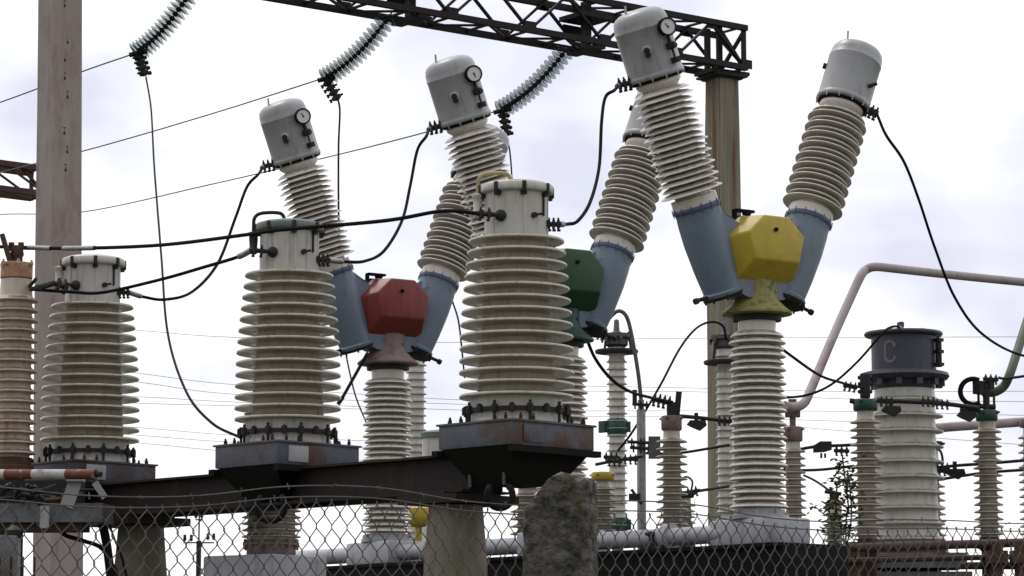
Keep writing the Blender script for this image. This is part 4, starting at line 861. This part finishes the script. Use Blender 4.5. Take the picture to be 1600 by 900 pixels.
# tubular busbars
def busbar(pts, Y, r, m, label):
    bm = NB(); tube(bm, spline([P(x, y, yy) for x, y, yy in pts], 8), r, 16); return tag(obj('tubular_busbar', bm, m), label, 'busbar', 'bent tubular busbars')
busbar([(1226, 634, 24.3), (1240, 636, 24.4), (1256, 630, 24.5), (1268, 606, 24.6), (1300, 530, 25), (1330, 463, 25.3), (1345, 431, 25.4), (1354, 421, 25.5), (1368, 417, 25.5), (1400, 420, 25.7), (1500, 431, 26.4), (1660, 447, 27.4)], 0, .040, PIPEW, 'long pinkish white tube rising from behind the yellow breaker and bending to the right edge')
busbar([(1462, 669, 27.5), (1500, 666, 27.6), (1560, 662, 27.8), (1660, 655, 28.2)], 0, .045, PIPEW, 'low pinkish white tube passing behind the dark green capped insulator')
busbar([(1535, 612, 25.1), (1552, 613, 25.1), (1568, 604, 25.1), (1578, 584, 25.1), (1590, 548, 25.3), (1612, 480, 25.8), (1640, 400, 26.2)], 0, .040, PIPEG, 'green tube bending upward at the right edge')

# frame of brown pipes and platform bottom right
t = thing('pipe_frame', 'brown-red pipe frame carrying the insulators at the bottom right', 'frame', (P(1450, 860, 24).x, 24, 0), 0)
off = Vector((P(1450, 860, 24).x, 24, 0)); bm = NB()
for (x0, y0, Y0), (x1, y1, Y1), r in (((1325, 856, 22.6), (1660, 846, 23.4), .035), ((1325, 876, 22.7), (1660, 868, 23.5), .022), ((1500, 884, 23.2), (1660, 884, 23.2), .03)):
    rod(bm, P(x0, y0, Y0)-off, P(x1, y1, Y1)-off, r, 12)
obj('rails', bm, PIPER, t)
bm = NB()
for x in (1336, 1560, 1598):
    a = P(x, 846, 23.0)-off; rod(bm, (a.x, a.y+.12, .0), (a.x, a.y+.12, a.z+.0), .05, 12); box(bm, (a.x, a.y+.1, a.z-.12), (.16, .14, .10))
obj('upright_posts', bm, RUST, t)
bm = NB(); a = P(1420, 880, 24.6)-off; box(bm, (a.x-.1, .6, a.z-.02), (1.1, .6, .06)); box(bm, (a.x-.1, .6, a.z-.22), (1.2, .5, .28)); box(bm, (a.x-.1, .28, a.z+.06), (1.1, .03, .03))
for k in (-.4, 0, .4): box(bm, (a.x-.1+k, .6, (a.z-.3)/2), (.08, .08, a.z-.3))
obj('platform', bm, CABB, t)

# weed climbing by the insulator
t = thing('climbing_weed', 'tall leafy weed growing up beside the short rusty capped insulator', 'weed', (P(1322, 800, 21.6).x, 21.6, 0), 0)
bm = NB(); off = Vector((P(1322, 800, 21.6).x, 21.6, 0)); stems = []
for pts in ([(1322, 0), (1322, 860), (1326, 800), (1320, 745), (1316, 712)], [(1322, 860), (1330, 810), (1328, 760), (1324, 735)], [(1310, 870), (1302, 830), (1296, 800), (1290, 790)], [(1318, 840), (1306, 790), (1308, 760), (1312, 748)]):
    q = [P(x, y, 21.6+random.uniform(-.08, .08))-off if y else Vector((0, 0, 0)) for x, y in pts]; sp = spline(q, 8); tube(bm, sp, .006, 5); stems.append(sp)
obj('stems', bm, BARK, t)
bm = NB()
for sp in stems:
    hi = [q for q in sp if q.z > 1.9]
    for k in range(110):
        q = random.choice(hi); c = q+Vector((random.gauss(0, .055), random.gauss(0, .07), random.gauss(0, .02))); l = random.uniform(.025, .065); a = random.uniform(0, 2*PI); e = random.uniform(-.9, .5)
        d = Vector((math.cos(a)*math.cos(e), math.sin(a)*math.cos(e), math.sin(e))); sd2 = d.cross(Vector((0, 0, 1))).normalized()*l*.35; up = sd2.cross(d).normalized()*l*.12
        v = [bm.verts.new(x) for x in (c, c+d*l*.45+sd2+up, c+d*l, c+d*l*.45-sd2+up)]; m_ = bm.verts.new(c+d*l*.5-up)
        bm.faces.new((v[0], v[1], m_)); bm.faces.new((v[1], v[2], m_)); bm.faces.new((v[2], v[3], m_)); bm.faces.new((v[3], v[0], m_))
obj('leaves', bm, LEAF, t, smooth=False)

# ------------------------------------------------------------------ lower left: barrier bar, switch mechanism, cabinet
bm = NB(); a = P(-60, 741, 18.6); b = P(157, 741, 18.2); cuts = [-60, -25, 10, 53, 105, 150, 158]
for i in range(len(cuts)-1):
    f = lambda x: a.lerp(b, (x+60)/217)
    rod(bm, f(cuts[i]), f(cuts[i+1]), .032 if i < 5 else .018, 20, 2 if i == 5 else i % 2)
RED2 = mat('chipped_red_stripe', (.15, .035, .03), (.09, .028, .024), rough=.7, stain=(.30, .25, .24), s_lo=.56, s_hi=.66, s_scale=14)
WHT2 = mat('chipped_white_stripe', (.50, .47, .47), (.38, .35, .35), rough=.7, stain=(.16, .11, .10), s_lo=.5, s_hi=.66, s_scale=12)
tag(obj('striped_bar', bm, [RED2, WHT2, RUSTD]), 'red and white striped bar at the left edge below the porcelain', 'bar')
t = thing('switch_mechanism', 'rusty switch mechanism with grey brackets under the striped bar', 'mechanism', (P(70, 790, 18.7).x, 18.7, 0), R(-4)); off = Vector((P(70, 790, 18.7).x, 18.7, 0)); s = 18.7/F
def q_(x, y, Y=18.7): return Matrix.Rotation(R(4), 4, 'Z') @ (P(x, y, Y)-off)
bm = NB(); c = q_(60, 802); box(bm, c, (220*s, .35, 26*s)); box(bm, q_(60, 816), (220*s, .38, 5*s)); obj('channel', bm, CABB, t, smooth=False)
bm = NB(); box(bm, q_(45, 824), (180*s, .25, 14*s)); obj('lower_channel', bm, RUST, t, smooth=False)
bm = NB(); bar(bm, q_(118, 752, 18.5), q_(104, 792, 18.5), .02, .085); bar(bm, q_(148, 754, 18.5), q_(164, 778, 18.5), .02, .04); box(bm, q_(70, 808, 18.45), (14*s, .03, 34*s)); box(bm, q_(118, 750, 18.5), (26*s, .09, 5*s)); obj('brackets', bm, GREYP, t, smooth=False)
bm = NB()
for i in range(16):
    x = random.uniform(-20, 100); y = random.uniform(756, 786); l = random.uniform(12, 55)
    rod(bm, q_(x, y, 18.6+random.uniform(-.1, .15)), q_(x+l, y+random.uniform(-8, 8), 18.7), random.uniform(1.5, 4.5)*s, 8, random.choice((0, 0, 1)))
for i in range(10): bolt(bm, q_(random.uniform(0, 100), random.uniform(756, 788), 18.5), (random.uniform(-1, 1), -1, random.uniform(-1, 1)), .022, .08, 0)
box(bm, q_(55, 770, 18.95), (150*s, .2, 36*s), Matrix(), 0); obj('linkage', bm, [DARK, RUST], t)
bm = NB()
tube(bm, spline([q_(84, 815), q_(100, 835), q_(130, 845), q_(160, 858, 18.9), q_(185, 900, 19)], 6), .014, 8); tube(bm, spline([q_(146, 790), q_(160, 820, 18.8), q_(168, 860, 18.8), q_(176, 930, 18.8)], 6), .030, 8); tube(bm, spline([q_(165, 800), q_(178, 840, 18.9), q_(190, 870, 18.9), q_(205, 930, 18.9)], 6), .008, 6)
obj('hanging_cables', bm, BLACK, t)
bm = NB(); box(bm, (-.05, .1, .9), (.14, .14, 1.8)); obj('support_leg', bm, RUST, t)
t = thing('control_cabinet', 'blue-grey control cabinet cut off by the bottom left corner', 'cabinet', (P(14, 880, 17.5).x, 17.5, 0), R(6)); z = lambda y: Z(y, 17.5)
bm = NB(); box(bm, (-.15, .1, z(838)/2), (.40, .40, z(838)), Matrix(), 0, .01); obj('body', bm, CABB, t)
bm = NB(); 
for k in range(5): box(bm, (-.12+.07*k, -.103, z(838)*.5), (.012, .01, z(838)*.9))
lathe(bm, [(.045, z(838)), (.05, z(828)), (.02, z(820))], Matrix.Translation((.02, .05, 0)), 16); obj('ribs_and_lamp', bm, DARK, t)

# ------------------------------------------------------------------ far power-line pole
Yf = 190; t = thing('utility_pole', 'tiny distant utility pole with two insulator crossarms seen through the fence', 'utility pole', (P(311, 830, Yf).x, Yf, 0), 0); s = Yf/F; z = lambda y: Z(y, Yf)
bm = NB(); rod(bm, (0, 0, 0), (0, 0, z(845)), 4*s, 10); rod(bm, (0, 0, z(845)), (0, 0, z(800)), 1.3*s, 8); obj('shaft', bm, DARK, t)
bm = NB(); box(bm, (0, 0, z(848)), (48*s, 2*s, 2.2*s)); box(bm, (0, 0, z(812)), (12*s, 2*s, 2*s)); obj('crossarms', bm, DARK, t)
bm = NB()
for x, y in ((-22, 840), (-12, 840), (14, 838), (23, 838), (-5, 804), (4, 804)): lathe(bm, [(1.2*s, z(y+6)), (2.8*s, z(y+3)), (2.2*s, z(y-2)), (2.8*s, z(y-3)), (1*s, z(y-5))], Matrix.Translation((x*s, 0, 0)), 8)
obj('insulators', bm, DARK, t)

# ------------------------------------------------------------------ chain link fence in front, and the broken concrete post
fx0 = P(330, 800, 8.5)
t = thing('chain_link_fence', 'chain link fence with a sagging top edge across the bottom of the picture', 'fence', (fx0.x, 8.5, 0), SITE)
bm = NB(); cw, ch = .060, .080; zt0 = EYE.z+.545
def ftop(x): return zt0+.018*math.sin(x*1.3+.4)+.012*math.sin(x*3.7)+.022*x
x = -1.2; k = 0
while x < 6.2:
    top = ftop(x); rows = int((top-.05)/(ch/2)); pts = []
    for j in range(rows+1):
        z_ = top-j*ch/2; sx = cw/2 if j % 2 else 0
        jx = .011*noise.noise(Vector((x*3, z_*3, 0))); jz = .010*noise.noise(Vector((x*3, z_*3, 5)))
        for dz_ in (.0055, -.0055): pts.append(Vector((x+sx+jx, .003*math.sin(j*PI+.5)+.02*noise.noise(Vector((x*.8, z_*.8, 2))), z_+jz+dz_)))
    tube(bm, pts, .0019, 5)
    pts2 = [Vector((q.x+(cw if (j//2) % 2 == 0 else 0), q.y-.004, q.z)) for j, q in enumerate(pts)]
    tube(bm, [Vector((p_.x+(0), p_.y, p_.z)) for p_ in pts2], .0019, 5)
    x += cw; k += 1
obj('wire_mesh', bm, FENCEM, t)
bm = NB()
for dz, am in ((.0, .010), (.032, .012)):
    pts = [Vector((-1.2+i*.37, -.02, ftop(-1.2+i*.37)+dz+am*math.sin(i*1.7))) for i in range(21)]
    sp = spline(pts, 8); tube(bm, sp, .0024, 5)
    if dz:
        for q in sp[::4]:
            for e in range(2):
                a_ = random.uniform(0, 6.28); v = Vector((random.uniform(-.4, .4), math.sin(a_), math.cos(a_))).normalized()*.011; rod(bm, q-v, q+v, .0012, 4)
obj('top_and_barbed_wire', bm, FENCEM, t)
for fx in (-1.1, 6.1):
    bm = NB(); box(bm, (fx, 0, 1.15), (.1, .1, 2.3), Matrix(), 0, .008); obj('fence_post', bm, CONC_M, t)

p = P(876, 800, 9.35); bm = NB(); s = 9.35/F; H = Z(735, 9.35)
NZ, NA = 170, 72
def halfw(z_):                     # silhouette of the broken post
    return .118
for k in range(NZ+1):
    z_ = H*k/NZ
    for a in range(NA):
        an = (a+.5)*2*PI/NA; c_, s_ = math.cos(an), math.sin(an); rr = .112/max(abs(c_), abs(s_))**.8; rr = min(rr, .135)
        x_, y_ = rr*c_, rr*s_*.9
        if x_ < 0: x_ *= 1+.10*max(0, (H-z_))/.6*.5
        bm.verts.new((x_, y_, z_))
bm.verts.ensure_lookup_table()
for k in range(NZ):
    for a in range(NA): bm.faces.new([bm.verts[q] for q in (NA*k+a, NA*k+(a+1) % NA, NA*k+NA+(a+1) % NA, NA*k+NA+a)])
top = [bm.verts[NA*NZ+a] for a in range(NA)]; cen = bm.verts.new((0, 0, H))
for a in range(NA): bm.faces.new((top[a], top[(a+1) % NA], cen))
bm.verts.ensure_lookup_table(); bm.faces.new([bm.verts[NA-1-a] for a in range(NA)])
for v in bm.verts:
    x_, y_, z_ = v.co
    # broken, sloping crown: high in the middle right, falling to the left
    cr = [(-.14, .17), (-.116, .14), (-.085, .08), (-.06, .055), (-.03, .02), (.0, .0), (.06, .01), (.10, .02), (.14, .05)]
    dr = cr[0][1] if x_ < cr[0][0] else cr[-1][1]
    for (xa, da), (xb, db) in zip(cr, cr[1:]):
        if xa <= x_ <= xb: dr = da+(db-da)*(x_-xa)/(xb-xa)
    lim = H-dr-.4*max(0, abs(y_)-.05)-.020*noise.noise(Vector((x_*24, y_*24, 3)))
    if z_ > lim: z_ = lim-(z_-lim)*.02; f_ = .93; x_ *= f_; y_ *= f_
    nrm = Vector((x_, y_, 0)); nrm = nrm.normalized() if nrm.length > 1e-4 else Vector((0, 0, 1))
    d = .007*noise.fractal(Vector((v.co.x*14, v.co.y*14, z_*12)), .5, 2.1, 6)+.006*noise.fractal(Vector((v.co.x*55, v.co.y*55, z_*50)), .5, 2.1, 4)
    v.co = Vector((x_, y_, z_))+nrm*d
o = obj('concrete_post', bm, CONC_L); o.location = (p.x, 9.35, 0); o.rotation_euler = (0, 0, R(-12)); tag(o, 'broken topped lichen covered concrete post in front of the fence, bottom centre', 'post')
